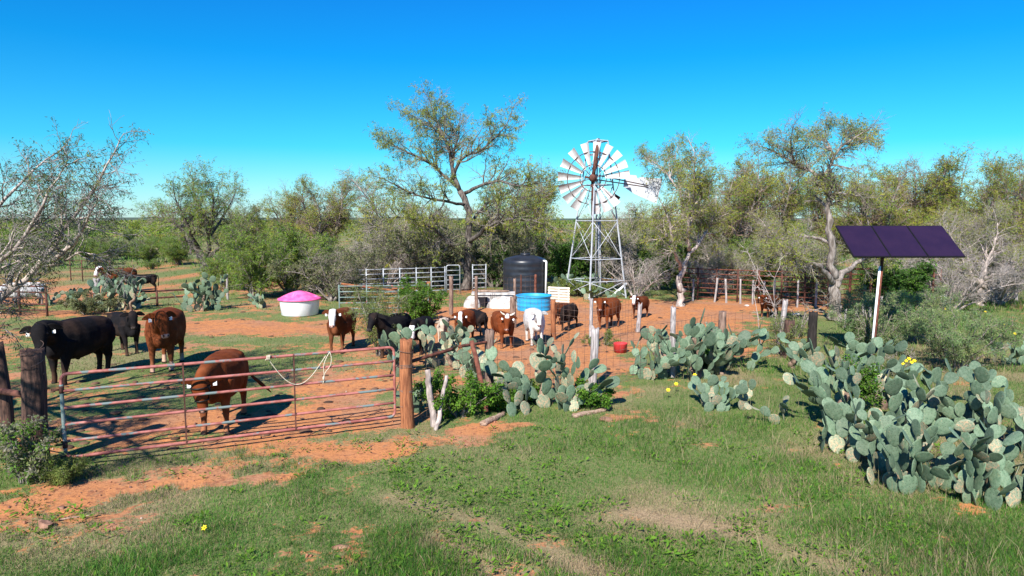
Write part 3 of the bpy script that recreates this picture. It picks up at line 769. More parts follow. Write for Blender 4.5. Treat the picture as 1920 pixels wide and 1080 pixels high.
def kind_bush(name, seed, h, spread, n, m4, leaf, pal, label='', bark='bark', dead=0.0, l3=6, twig=GREYTW, droop=.3):
    rs = np.random.default_rng(seed)
    mains = []
    for k in range(n):
        a = 2 * pi * k / n + rs.normal(0, .3); S_ = spread * rs.uniform(.15, 1.0) ** .7; H_ = h * (1 - .35 * (S_ / spread) ** 2) * rs.uniform(.7, .95)
        e = np.array([math.cos(a) * S_, math.sin(a) * S_, H_])
        mains.append(np.array([[math.cos(a) * .12, math.sin(a) * .12, -.05], e * [.35, .35, .4] + rs.normal(0, .06, 3), e * [.7, .7, .75] + rs.normal(0, .08, 3), e]))
    tr, cr = tree_parts(seed + 200, mains, [.02 * h] * n, [.006 * h] * n, [.15] * n, (8, .30 * h), (l3, .19 * h), (m4, .11 * h), leaf, pal, dead=dead, twig=twig, droop=droop)
    return plant(name, (0, 0, 0), tr, cr, label, 'shrub', '', bark, True, trunkname='stem', crownname='foliage')

E = kind_bush('green_shrub', 41, 3.0, 1.7, 9, 5, (8, (.08, .16), .20), YOUNG)
Fb = kind_bush('evergreen_shrub', 42, 3.0, 1.6, 9, 5, (11, (.08, .15), .42), GREENB)
Sg = kind_bush('brushy_shrub', 43, 2.4, 1.8, 9, 5, (6, (.07, .14), .3), SAGE, dead=.35)
Dd = kind_bush('dead_brush', 44, 2.2, 2.2, 11, 6, (1, (.05, .09), .3), SAGE, dead=.92, bark='bark_pale', twig=(.33, .29, .26), droop=.6)
GS = 'shrubs around the yard'
bush = [(E, 470, 29.5, 438, 3.1, 'bright green young shrub left of the pink-lidded tub, beside the far cactus'), (E, 540, 31, 432, 3.1, 'green young shrub with thin white stems directly behind the pink-lidded tub'),
        (E, 420, 33, 470, 3.1, 'green shrub right behind the tall far cactus'), (Sg, 622, 28.5, 462, 2.5, 'olive brushy shrub right of the pink-lidded tub at the corner of the pen'),
        (Fb, 935, 35, 462, 3.1, 'bright dense evergreen shrub at the left side of the black tank'), (Fb, 1062, 37, 440, 3.1, 'bright dense evergreen shrub between the black tank and the windmill'),
        (E, 1108, 40, 445, 3.1, 'green shrub behind the middle of the windmill tower'), (Fb, 1235, 33, 470, 3.1, 'green shrub left of the pale mesquite trunk'),
        (Dd, 1195, 30, 470, 2.4, 'grey dead brush pile between the windmill foot and the pale mesquite trunk'), (Dd, 720, 35, 448, 2.4, 'grey dead brush behind the silver pen panels'),
        (Dd, 1345, 30.5, 468, 2.4, 'grey dead brush behind the rusty pen right of the pale trunk'), (Dd, 1790, 25.5, 470, 2.4, 'big grey dead brush pile right below the solar panel'),
        (Dd, 1880, 27.5, 462, 2.4, 'grey dead brush at the right edge behind the wire fence'), (Fb, 1690, 25.5, 492, 3.1, 'dark green shrub behind the solar pole'),
        (E, 1640, 27, 500, 3.1, 'green shrub growing through the rusty pen left of the solar pole'), (Sg, 770, 37, 430, 2.5, 'olive brush under the low left limb of the tallest mesquite'),
        (Sg, 800, 34.5, 420, 2.5, 'olive brush filling in left of the foot of the tallest mesquite'), (Sg, 925, 34.5, 418, 2.5, 'olive brush filling in right of the trunk of the tallest mesquite'),
        (Sg, 830, 36, 452, 2.5, 'olive brush beside the trunk of the tallest mesquite'), (Sg, 990, 39, 425, 2.5, 'olive brush behind the domed top of the black tank'),
        (Sg, 1160, 36, 432, 2.5, 'olive brush behind the right leg of the windmill'), (E, 1290, 33, 425, 3.1, 'green undergrowth shrub right behind the pale mesquite trunk'),
        (E, 1420, 32, 455, 3.1, 'green undergrowth shrub behind the rusty pen, above the lone red cow'), (Sg, 1520, 29, 478, 2.5, 'olive brush left behind the tall forked trunk'),
        (Sg, 1850, 33, 430, 2.5, 'olive brush among the mesquites at the right edge'), (E, 1745, 34, 440, 3.1, 'green undergrowth shrub hidden low behind the solar panel'),
        (Sg, 670, 32, 458, 2.5, 'olive brush left behind the silver pen panels'), (E, 585, 34, 445, 3.1, 'green shrub behind the olive brushy one at the pen corner'),
        (E, 1900, 36, 430, 3.1, 'green shrub at the extreme right edge under the dark-limbed mesquite')]
for k, (pr, px, Yk, top, h0, lab) in enumerate(bush):
    place(pr, px, Yk, top, h0, lab, GS, k * 1.37, 1.0 + .3 * ((k * 53) % 10) / 10)
# pasture bushes beyond, left
far = [(60, 62, 448), (140, 70, 446), (205, 58, 452), (255, 75, 442), (320, 66, 446), (110, 95, 436), (20, 88, 438), (240, 110, 432), (430, 80, 440), (500, 72, 436), (170, 130, 428), (295, 140, 426), (350, 105, 431), (65, 150, 424), (280, 47, 487), (190, 52, 470), (90, 50, 462), (275, 54, 450), (235, 60, 446), (160, 58, 452), (40, 54, 452), (120, 78, 440), (330, 52, 446), (300, 78, 438), (185, 84, 437), (15, 66, 444)]
lab_f = ['beyond the left fence', 'far out in the left pasture', 'in the middle of the left pasture']
for k, (px, Yk, top) in enumerate(far):
    place(E if k % 3 else Sg, px, Yk, top, 3.1, 'small round green bush standing in the open pasture on the left, beyond the cactus', 'bushes in the left pasture', k * 2.1, 1.5)

# far-off scrub reaching to the horizon: nobody could count it
def far_scrub():
    rs = np.random.default_rng(77); mb = MB()
    n = 1500
    px = rs.uniform(-250, 2200, n); d = 85 * (1500 / 85) ** rs.random(n)
    for X, Yd in zip((px - 960) / FPX * d, d):
        if X > 12 and Yd < 110: continue
        h = rs.uniform(1.8, 3.6) * (1.15 if Yd > 250 else 1); w = h * rs.uniform(.7, 1.3)
        m = int(np.clip(9000 / Yd, 14, 130))
        a = rs.uniform(0, 2 * pi, m); r = w * np.sqrt(rs.random(m)) * .8; zz = h * rs.uniform(.05, 1, m) * np.sqrt(np.clip(1 - (r / w) ** 2 * .7, 0.05, 1))
        p = np.stack([X + r * np.cos(a), Yd + r * np.sin(a), zz], 1)
        s = np.clip(Yd * .0024, .22, 2.2) * rs.uniform(.6, 1.5, (m, 1))
        u = norm(rs.normal(0, 1, (m, 3))); v = norm(np.cross(u, rs.normal(0, 1, (m, 3))))
        V = np.stack([p - u * s * .5, p + v * s * .35, p + u * s * .5, p - v * s * .35], 1).reshape(-1, 3)
        pal = np.array(YOUNG + MESQ[:2] + SAGE[:1]); c = pal[rs.integers(0, len(pal))] * rs.uniform(.6, 1.15) * rs.uniform(.7, 1.3, (m, 1))
        mb.add(V, np.arange(m * 4).reshape(-1, 4), np.repeat(c, 4, 0), 0, False)
    solo('far_scrub', mb, MT['leaf'], (0, 0, 0), 'distant green scrub thinning out towards the horizon', None, None, 'stuff')
far_scrub()

def hills():
    mb = MB(); rs = np.random.default_rng(3)
    n = 160; xs = np.linspace(-5200, 5200, n)
    h = 14 + 16 * fbm(xs, xs * 0 + 3, .0011, 4) - 8
    V = []
    for dy, k in ((-500, 0), (-180, .7), (0, 1.0), (400, 0)):
        V.append(np.stack([xs, 3600 + dy + 0 * xs, h * k - (1 if k == 0 else 0)], 1))
    V = np.concatenate(V); i = np.arange(3)[:, None] * n; j = np.arange(n - 1)[None]
    f = np.stack([i + j, i + j + 1, i + n + j + 1, i + n + j], -1).reshape(-1, 4)
    mb.add(V, f)
    o = solo('hills', mb, mat('hill_scrub', (.05, .075, .05), (.08, .10, .06), scale=.01, rough=1), (0, 0, 0)); tag(o, kind='structure')
hills()
# ------------------------------------------------------------------ cattle: one skin per animal, grown from lofted rings and fused by a voxel remesh
def ring_loft(mb, rings, n=20, p=2.35, side0=(0, 1, 0)):
    """rings: (centre, half width, half height, tangent) -> closed surface"""
    V = []
    a = np.arange(n) * 2 * pi / n
    ca = np.sign(np.cos(a)) * np.abs(np.cos(a)) ** (2 / p); sa = np.sign(np.sin(a)) * np.abs(np.sin(a)) ** (2 / p)
    C_ = np.array([r[0] for r in rings], float)
    T = norm(np.gradient(C_, axis=0))
    for (c, rw, rh), t in zip(rings, T):
        side = norm(np.array(side0, float) - t * np.dot(side0, t))
        up = np.cross(t, side)
        V.append(np.array(c) + rw * ca[:, None] * side + rh * sa[:, None] * up)
    K = len(rings)
    i = np.arange(K - 1)[:, None] * n; j = np.arange(n)[None]; jn = (j + 1) % n
    f = np.stack([i + j, i + jn, i + n + jn, i + n + j], -1).reshape(-1, 4)
    mb.add(np.concatenate(V), [f, np.arange(n)[::-1][None], (np.arange(n) + (K - 1) * n)[None]])

def rotz(p, piv, a):
    c, s = math.cos(a), math.sin(a); q = np.array(p, float) - piv
    return np.stack([q[..., 0] * c - q[..., 1] * s, q[..., 0] * s + q[..., 1] * c, q[..., 2]], -1) + piv

def roty(p, piv, a):
    c, s = math.cos(a), math.sin(a); q = np.array(p, float) - piv
    return np.stack([q[..., 0] * c + q[..., 2] * s, q[..., 1], -q[..., 0] * s + q[..., 2] * c], -1) + piv

NECK = np.array([.42, 0, .84]); POLL = np.array([.79, 0, 1.07])

def make_cow(name, loc, heading, h, label, coat, face=None, yaw=0.0, pitch=0.0, hyaw=0.0, hpitch=0.0, fat=1.0, seed=0, calf=False, bull=False,
             spots=None, leg=None, tags=True, horns=False, halter=False, legs=None, muzzle=(.45, .26, .21), cat='cow', group='cattle in the yard', tail_side=0.0, longback=1.0):
    """unit animal: withers 1.0 high, facing +X; yaw / pitch bend the neck, hyaw / hpitch turn the head on it"""
    rs = np.random.default_rng(seed + 900); fat *= 1.15
    def pose(p, fr):
        p = roty(p, NECK, -pitch * fr); return rotz(p, NECK, yaw * fr)
    poll_w = pose(POLL, 1.0)
    def hpose(p):
        p = roty(p, POLL, -hpitch); p = rotz(p, POLL, hyaw); return pose(p, 1.0)
    mb = MB()
    lb = longback
    T = [(-.635, .03, .05, .82), (-.615, .11, .12, .825), (-.54, .17, .185, .80), (-.42, .20, .22, .775), (-.30, .215, .24, .755), (-.12, .235, .275, .722), (.06, .235, .285, .71), (.24, .205, .275, .715), (.38, .175, .255, .725), (.48, .14, .215, .73), (.55, .085, .14, .73), (.57, .03, .05, .73)]
    if calf: T = [(x, w * .84, hh * .86, z + .03) for x, w, hh, z in T]
    ring_loft(mb, [((x * lb, 0, z - .014), w * fat, hh * (1.05 + (fat - 1) * .45)) for x, w, hh, z in T], 24)
    # hook bones, hump of the shoulder, brisket
    mb.sphere((.29 * lb, 0, .86), (.24, .14 * fat, .155), 16, 10)
    mb.sphere((.47 * lb, 0, .56), (.14, .10, .13), 12, 8)
    for s in (-1, 1): mb.sphere((-.36 * lb, s * .13 * fat, .885), (.14, .07, .085), 12, 8); mb.sphere((-.45 * lb, s * .115, .68), (.145, .095, .20), 14, 10); mb.sphere((.30 * lb, s * .14, .66), (.11, .075, .19), 14, 10)
    nk = [((.28, 0, .76), .13, .20), ((.44, 0, .835), .132, .21), ((.57, 0, .90), .112, .175), ((.68, 0, .97), .098, .145), ((.78, 0, 1.03), .088, .115)]
    if bull: nk = [(c, w * (1.05 + .07 * k), hh * (1.0 + .06 * k)) for k, (c, w, hh) in enumerate(nk)]
    if calf: nk = [(c, w * .85, hh * .85) for c, w, hh in nk]
    ring_loft(mb, [(pose(np.array(c), k / 4), w, hh) for k, (c, w, hh) in enumerate(nk)], 18, side0=rotz(np.array([0, 1.0, 0]), np.zeros(3), yaw * .5))
    hs = 1.12 if calf else (1.12 if bull else 1.0)
    hd = [((.755, 0, 1.115), .035, .03), ((.77, 0, 1.10), .078, .062), ((.805, 0, 1.045), .100, .088), ((.835, 0, .99), .104, .096), ((.875, 0, .915), .084, .088), ((.915, 0, .845), .066, .070), ((.945, 0, .785), .064, .062), ((.965, 0, .745), .062, .055), ((.975, 0, .722), .040, .035)]
    def hsc(p): return POLL + (np.array(p) - POLL) * hs
    ring_loft(mb, [(hpose(hsc(c)), w * hs, hh * hs) for c, w, hh in hd], 18, side0=hpose(POLL + [0, 1, 0]) - hpose(POLL))
    # jaw
    mb.sphere(hpose(hsc((.80, 0, .965))), (.075 * hs, .07 * hs, .10 * hs), 10, 8)
    # legs
    off = legs if legs is not None else [rs.uniform(-.07, .07) for _ in range(4)]
    k_ = .88 if calf else 1.0
    kb = 1.18 if bull else 1.0
    for s, o in ((1, off[0]), (-1, off[1])):
        y = s * .135
        pts = [((.33 * lb, y * 1.15, .72), .10 * kb, .13), ((.36 * lb, y * 1.1, .55), .082 * kb, .10), ((.375 * lb + o * .3, y, .42), .060 * kb, .072), ((.385 * lb + o * .6, y, .29), .048 * kb, .054), ((.385 * lb + o * .8, y, .19), .034 * kb, .040), ((.39 * lb + o, y, .10), .039, .044), ((.395 * lb + o, y, .06), .037, .042), ((.41 * lb + o, y, .0), .048, .056)]
        ring_loft(mb, [(c, w * k_, hh * k_) for c, w, hh in pts], 12, 2.1)
    for s, o in ((1, off[2]), (-1, off[3])):
        y = s * .14
        pts = [((-.44 * lb, y, .80), .10, .19), ((-.42 * lb, y * 1.1, .64), .100 * kb, .175), ((-.40 * lb + o * .2, y * 1.1, .52), .085 * kb, .125), ((-.47 * lb + o * .5, y, .40), .058 * kb, .080), ((-.535 * lb + o * .8, y, .315), .050 * kb, .060), ((-.53 * lb + o * .9, y, .20), .034 * kb, .042), ((-.515 * lb + o, y, .10), .039, .044), ((-.51 * lb + o, y, .06), .037, .042), ((-.495 * lb + o, y, .0), .048, .056)]
        ring_loft(mb, [(c, w * k_, hh * k_) for c, w, hh in pts], 12, 2.1)
    if bull: ring_loft(mb, [((.0, 0, .50), .05, .06), ((.01, 0, .40), .045, .05), ((.03, 0, .33), .03, .03)], 10)
    elif not calf: mb.sphere((-.30 * lb, 0, .47), (.12, .11, .09), 10, 8)
    # fuse
    tmp_me = mb.mesh('fuse', [], (0, 0, 0)); tmp = bpy.data.objects.new('fuse', tmp_me); COL.objects.link(tmp)
    md = tmp.modifiers.new('r', 'REMESH'); md.mode = 'VOXEL'; md.voxel_size = .0145; md.adaptivity = 0
    sm = tmp.modifiers.new('s', 'SMOOTH'); sm.factor = .5; sm.iterations = 5
    dg = bpy.context.evaluated_depsgraph_get(); ev = tmp.evaluated_get(dg); em = ev.to_mesh()
    nv = len(em.vertices); v = np.zeros(nv * 3, np.float32); em.vertices.foreach_get('co', v); v = v.reshape(-1, 3).astype(float)
    quads = np.array([p.vertices[:] for p in em.polygons if len(p.vertices) == 4])
    ev.to_mesh_clear(); bpy.data.objects.remove(tmp); bpy.data.meshes.remove(tmp_me)
    # muscle and hide unevenness
    v += (np.stack([vnoise(v[:, 0] * 9 + seed, v[:, 2] * 9), vnoise(v[:, 1] * 9 + seed + 40, v[:, 0] * 9), vnoise(v[:, 2] * 9, v[:, 1] * 9 + seed)], 1) - .5) * .014
    body = MB()
    # colour of the coat: in the head's own frame for the face, in the body's for the rest
    coat = np.array(coat, float)
    col = coat * (1 + (fbm(v[:, 0] + seed, v[:, 2] - v[:, 1], 5, 3) - .5)[:, None] * .5)
    inv = rotz(v, NECK, -yaw); inv = roty(inv, NECK, pitch); inv = rotz(inv, POLL, -hyaw); inv = roty(inv, POLL, hpitch); inv = POLL + (inv - POLL) / hs
    ax = norm(np.array([.20, 0, -.37])); fr = norm(np.array([.37, 0, .20]))
    u = (inv - POLL) @ ax; w_ = (inv - POLL) @ fr; yy = np.abs(inv[:, 1])
    near = (inv[:, 0] > .70) & (u > -.14) & (u < .45) & (yy < .16) & (w_ > -.22)
    if face is not None:
        fw = .080 if face.get('wide', True) else .045
        m = near & (w_ > -.10 + .02 * vnoise(inv[:, 1] * 30, u * 20)) & (yy < fw + .03 * (vnoise(u * 18 + seed, yy * 4) - .5) + .05 * (u > .22)) & (u > face.get('top', -.09)) & (u < face.get('end', .5))
        col[m] = np.array(face.get('col', (.80, .78, .75)))
    nose = near & (u > .345)
    col[nose] = np.array(muzzle)
    nostril = near & (u > .35) & (np.abs(yy - .032) < .013) & (w_ > .02) & (u < .385)
    col[nostril] = (.02, .015, .012)
    if leg is not None:
        m = v[:, 2] < leg[0] + .05 * (vnoise(v[:, 0] * 6 + seed, v[:, 1] * 6) - .5)
        col[m] = np.array(leg[1])
    if spots is not None:
        m = fbm(v[:, 0] * 1.0 + seed, v[:, 2] + v[:, 1] * .7, 3.0, 2) > spots[0]
        col[m] = np.array(spots[1])
    dust = (sstep(.38, .04, v[:, 2]) * .45 + .16 * sstep(.45, .75, fbm(v[:, 0] * 2 + seed, v[:, 1] * 2 + v[:, 2] * 2, 2.2, 3))) * (.4 + .6 * fbm(v[:, 0] + seed * 3, v[:, 2] + v[:, 1], 9, 2)) * (.5 if coat.max() < .03 else 1)
    col = col * (1 - dust[:, None]) + np.array([.30, .15, .08]) * dust[:, None]
    hoof = v[:, 2] < .035
    col[hoof] = (.035, .028, .024)
    body.add(v, quads, col)
    # ears belong to the skin
    for s in (-1, 1):
        th = np.linspace(0, 1, 9); n = 10
        V = []
        a = np.arange(n) * 2 * pi / n
        for t in th:
            wd = .058 * math.sin(pi * min(1, t * .85 + .10)) ** .8 * (1 - .25 * t) + .004
            cc = np.array([.755 - .04 * t - .03 * t * t, s * (.075 + .185 * t), 1.06 + .02 * t - .075 * t * t])
            V.append(cc + np.stack([.45 * wd * np.cos(a) * .5, 0 * a, wd * np.sin(a)], 1) + np.stack([.012 * np.sin(a) ** 2, 0 * a, 0 * a], 1))
        V = hpose(hsc(np.concatenate(V)))
        i = np.arange(8)[:, None] * n; j = np.arange(n)[None]; jn = (j + 1) % n
        f = np.stack([i + j, i + jn, i + n + jn, i + n + j], -1).reshape(-1, 4)
        body.add(V, [f, np.arange(n)[None], (np.arange(n) + 8 * n)[::-1][None]], coat * .85)
    # tail with its switch
    tp = np.array([[-.64 * lb, 0, .90], [-.69 * lb, .0, .86], [-.71 * lb, tail_side * .1, .72], [-.70 * lb, tail_side * .25, .55], [-.69 * lb, tail_side * .45, .40], [-.69 * lb, tail_side * .62, .27]])
    body.tube(tp, [.035, .026, .019, .016, .03, .006], 8, coat)
    t = thing(name, loc, label, cat, group, heading); t.scale = (h, h, h)
    part('body', body, [MT['hide']], t, True)
    for s in (-1, 1):
        e = MB(); e.sphere(hpose(hsc((.852, s * .094, 1.005))), .017 * hs, 10, 8); part('eye', e, MT['eye'], t, True)
    if tags:
        for s in (-1, 1):
            e = MB(); c = hpose(hsc((.745, s * .155, .985)))
            e.box(c, (.012, .046, .055), np.array(Euler((0, 0, yaw + hyaw)).to_matrix()), (1, 1, 1)); part('ear_tag', e, MT['tagp'], t, True)
    if horns:
        for s in (-1, 1):
            e = MB(); e.tube(hpose(hsc(np.array([[.76, s * .07, 1.10], [.755, s * .13, 1.13], [.76, s * .18, 1.17], [.775, s * .20, 1.21]]))), [.028, .024, .016, .004], 8); part('horn', e, MT['horn'], t, True)
    if halter:
        e = MB()
        for (q, rw, rh, c0) in ((.27, .078, .082, (.902, 0, .868)), (.06, .112, .104, (.822, 0, 1.015))):
            a = np.linspace(0, 2 * pi, 25); side = np.array([0, 1.0, 0])
            ring = np.array(c0) + rw * np.cos(a)[:, None] * side + rh * np.sin(a)[:, None] * fr
            e.tube(hpose(hsc(ring)), .010, 6)
        for s in (-1, 1): e.tube(hpose(hsc(np.array([[.822, s * .112, 1.015], [.865, s * .098, .94], [.902, s * .079, .868]]))), .009, 6)
        part('halter', e, MT['leather'], t, True)
    return t

BLACK = (.011, .010, .011); RED = (.145, .036, .011); DKRED = (.095, .026, .010); BROWN = (.125, .036, .014); CREAM = (.50, .41, .32); WHITE = (.58, .57, .55)
WF = dict(col=(.66, .645, .63))

def cow_at(px, py, phi, ptop, **kw):
    """feet midpoint at a pixel; turned phi degrees to the left of the camera; the back reaches up to the pixel row ptop"""
    g = G(px, py); h = CAM_H - (ptop - 412) / FPX * g[1]
    g[2] = float(ground_z(g[0], g[1])) - .01
    return make_cow('calf' if kw.get('cat') == 'calf' else 'cow', g, math.atan2(-g[1], -g[0]) - R(phi), h / 1.0, **kw)

g = (G(108, 730) + G(188, 693)) / 2; g[2] = float(ground_z(g[0], g[1])) - .01
make_cow('bull', g, math.atan2(-g[1], -g[0]) - R(43), 1.28, 'large black bull behind the gate with its head over the thick left gate post', BLACK, bull=True, yaw=.22, hyaw=.36, pitch=-.22, seed=1, fat=1.12, longback=1.04, cat='bull', legs=(.05, -.04, .08, -.06), muzzle=(.06, .05, .05))
cow_at(234, 661, -22, 586, label='small black cow standing left of the plump plain red cow, looking at the camera', coat=BLACK, yaw=-.25, hyaw=-.10, pitch=-.05, seed=2, fat=.86, muzzle=(.05, .045, .045), tags=False)
cow_at(314, 690, 12, 584, label='plump plain red cow left of centre behind the gate, right of the small black cow', coat=RED, yaw=.30, hyaw=.2, pitch=-.10, seed=3, fat=1.12, leg=(.16, (.50, .33, .25)))
cow_at(420, 795, 16, 664, label='red young animal wearing a dark halter right behind the gate bars', coat=RED, yaw=-.05, pitch=-.62, hyaw=.12, hpitch=.10, seed=4, fat=1.0, halter=True, cat='calf', tail_side=.8, calf=False, leg=(.15, (.32, .12, .06)))
cow_at(641, 656, 16, 580, label='red cow with a wide white face standing alone right of the pink-lidded tub', coat=BROWN, face=WF, yaw=.10, hyaw=.05, pitch=-.05, seed=5, fat=1.05, muzzle=(.6, .36, .32))
cow_at(740, 668, 30, 590, label='plain black cow half hidden behind the wispy sapling, facing left', coat=BLACK, yaw=-.15, pitch=.03, seed=6, muzzle=(.05, .045, .045), tags=False)
cow_at(790, 660, 20, 596, label='black cow with a white face patch behind the cactus by the gate post', coat=BLACK, face=dict(col=(.8, .78, .76), end=.26), yaw=.1, pitch=-.62, seed=7, muzzle=(.05, .045, .045), tags=False)
cow_at(831, 638, 8, 597, label='small cream-coloured calf between the black white-faced cow and the red white-faced one', coat=CREAM, calf=True, yaw=.2, pitch=-.25, seed=8, tags=False, cat='calf')
cow_at(872, 645, 10, 582, label='orange-red cow with a white blaze down its face, left of the horned one', coat=RED, face=dict(col=(.82, .8, .78), wide=False, end=.45), yaw=.05, pitch=-.12, hyaw=.05, seed=9, fat=1.08, muzzle=(.7, .6, .55))
cow_at(896, 625, 155, 582, label='black cow seen from behind, right behind the orange-red blazed cow', coat=BLACK, yaw=.9, pitch=-.4, seed=10, tags=False, muzzle=(.05, .045, .045))
cow_at(943, 647, -16, 583, label='rusty red cow with small horns and a white forehead star, beside the white cow', coat=RED, face=dict(col=(.75, .72, .7), wide=False, end=.05), horns=True, yaw=-.25, hyaw=-.2, pitch=-.22, seed=11, fat=1.0, muzzle=(.5, .32, .28))
cow_at(1002, 643, -10, 579, label='big white cow standing in front of the blue trough', coat=WHITE, yaw=-.05, hyaw=-.05, pitch=-.15, seed=12, fat=1.05, muzzle=(.45, .30, .28), tags=False)
cow_at(1066, 617, 20, 571, label='dark brown-black cow with lowered head, right of the blue trough', coat=(.016, .012, .011), yaw=.1, pitch=-.75, seed=13, fat=1.0, tags=False, muzzle=(.05, .045, .045))
cow_at(1052, 607, 28, 570, label='red cow mostly hidden behind the dark one with lowered head', coat=DKRED, yaw=.3, pitch=-.85, seed=14, tags=False)
cow_at(1140, 615, 26, 560, label='glossy red cow below the windmill with both ear tags showing', coat=RED, yaw=.22, hyaw=.2, pitch=-.05, seed=15, fat=1.05)
cow_at(1200, 597, 24, 557, label='dark red-brown cow with a white face, right below the windmill, on the orange soil', coat=DKRED, face=WF, yaw=.15, hyaw=.1, pitch=0, seed=16, fat=1.0, muzzle=(.6, .36, .32))
cow_at(1441, 594, 26, 554, label='lone red cow at the far right behind the pale leaning post', coat=RED, yaw=.2, hyaw=.15, pitch=-.08, seed=17, fat=1.05)
cow_at(226, 548, 62, 502, label='red cow with a white head, far back behind the tall left cactus', coat=BROWN, face=dict(col=(.82, .8, .78), top=-.2), yaw=.05, pitch=0, seed=18, tags=False)
cow_at(272, 548, 78, 514, label='black calf behind the tall left cactus, next to the white-headed red cow', coat=BLACK, calf=True, yaw=.2, pitch=-.3, seed=19, tags=False, cat='calf', muzzle=(.05, .045, .045))
cow_at(50, 574, 82, 529, label='dirty white cow side-on behind the dark pipe pen at the far left', coat=(.60, .58, .56), yaw=.1, pitch=-.6, seed=20, tags=False, leg=(.42, (.20, .18, .18)))
# ------------------------------------------------------------------ gate, posts, fences
def lerp(a, b, t): return np.asarray(a, float) * (1 - t) + np.asarray(b, float) * t
def gz(p): return float(ground_z(p[0], p[1]))
def rotm(x=0, y=0, z=0): return np.array(Euler((x, y, z)).to_matrix())

def bent(pts, rad, n=7):
    """polyline with rounded corners"""
    P = [np.array(p, float) for p in pts]; out = [P[0]]
    for a, b, c in zip(P[:-2], P[1:-1], P[2:]):
        p0 = b + norm(a - b) * rad; p1 = b + norm(c - b) * rad
        for t in np.linspace(0, 1, n): out.append((1 - t) ** 2 * p0 + 2 * t * (1 - t) * b + t * t * p1)
    out.append(P[-1]); return np.array(out)

def dens(a, b, n=14): return np.array([lerp(a, b, t) for t in np.linspace(0, 1, n)])

def make_gate():
    L = np.array([*GATE_L, 0]); Rr = np.array([*GATE_R, 0])
    t = thing('farm_gate', lerp(L, Rr, .5), 'long red six-bar tubular steel gate with worn greenish patches', 'gate')
    z0, z1 = .17, 1.33; zs = np.linspace(z0, z1, 6)
    ux = norm(Rr - L)
    m = MB()
    loop = bent([L + [0, 0, z0 + .35], L + [0, 0, z1], Rr + [0, 0, z1], Rr + [0, 0, z0], L + [0, 0, z0], L + [0, 0, z0 + .36]], .10)
    m.tube(loop, .0225, 10); part('gate_frame', m, MT['redpaint'], t)
    m = MB(); m.tube(dens(L + [0, 0, z0 + .05], L + [0, 0, z1 - .14]), .0255, 10); part('hinge_stile', m, MT['tealpaint'], t)
    for z in zs[1:-1]:
        m = MB(); m.tube(dens(L + [0, 0, z], Rr + [0, 0, z]), .0205, 10); part('rail', m, MT['redpaint'], t)
    for px in (347, 553):
        # where along the gate that stay stands
        f = min(np.linspace(0, 1, 400), key=lambda q: abs(960 + FPX * lerp(L, Rr, q)[0] / (lerp(L, Rr, q)[1] * math.cos(PITCH) + (CAM_H - .7) * math.sin(PITCH)) - px))
        p = lerp(L, Rr, f); sd = np.array([ux[1], -ux[0], 0]) * .022
        m = MB(); m.box(p + sd + [0, 0, (z0 + z1) / 2], (.022, .006, z1 - z0 + .04), rotm(0, 0, math.atan2(ux[1], ux[0]))); part('stay', m, MT['rustdark'], t)
    for z in (.36, 1.12):
        m = MB(); m.tube([L + [0, 0, z], L - ux * .12 + [0, 0, z]], .014, 6); m.tube([L + [0, 0, z - .05], L + [0, 0, z + .05]], .032, 8); part('hinge', m, MT['rustdark'], t)
    # the rope that ties it
    q = lambda f, z: lerp(L, Rr, f) + [ux[1] * .03, -ux[0] * .03, z]
    fa, fb = .575, .775
    m = MB()
    sag = [q(lerp(fa, fb, s), 1.32 - .48 * math.sin(pi * min(1, s * 1.05)) * (1 - .15 * s) ) for s in np.linspace(0, .93, 24)]
    m.tube(sag, .0065, 6)
    for k in range(3):
        a = np.linspace(0, 2 * pi, 14); c = q(fa - .004 + .004 * k, 1.33)
        m.tube(np.array([c + ux * .012 * math.sin(x) + np.array([ux[1] * .036 * math.cos(x), -ux[0] * .036 * math.cos(x), .036 * math.sin(x)]) for x in a]), .008, 6)
    lp = [q(fb, 1.34), q(fb + .006, 1.25), q(fb + .002, 1.12), q(fb - .018, 1.02), q(fb - .024, .95), q(fb - .022, .86)]
    m.tube(resample(lp, 14), .007, 6)
    lp = [q(fb, 1.34), q(fb - .012, 1.26), q(fb - .022, 1.14), q(fb - .022, 1.02), q(fb - .02, .93), q(fb - .026, .84)]
    m.tube(resample(lp, 14), .007, 6)
    m.sphere(q(fb - .023, .93), (.018, .018, .035), 8, 6)
    solo('rope', m, MT['rope'], q(fa, 1.3), 'pale rope tied along the top of the red gate, sagging in a loop', 'rope')
make_gate()

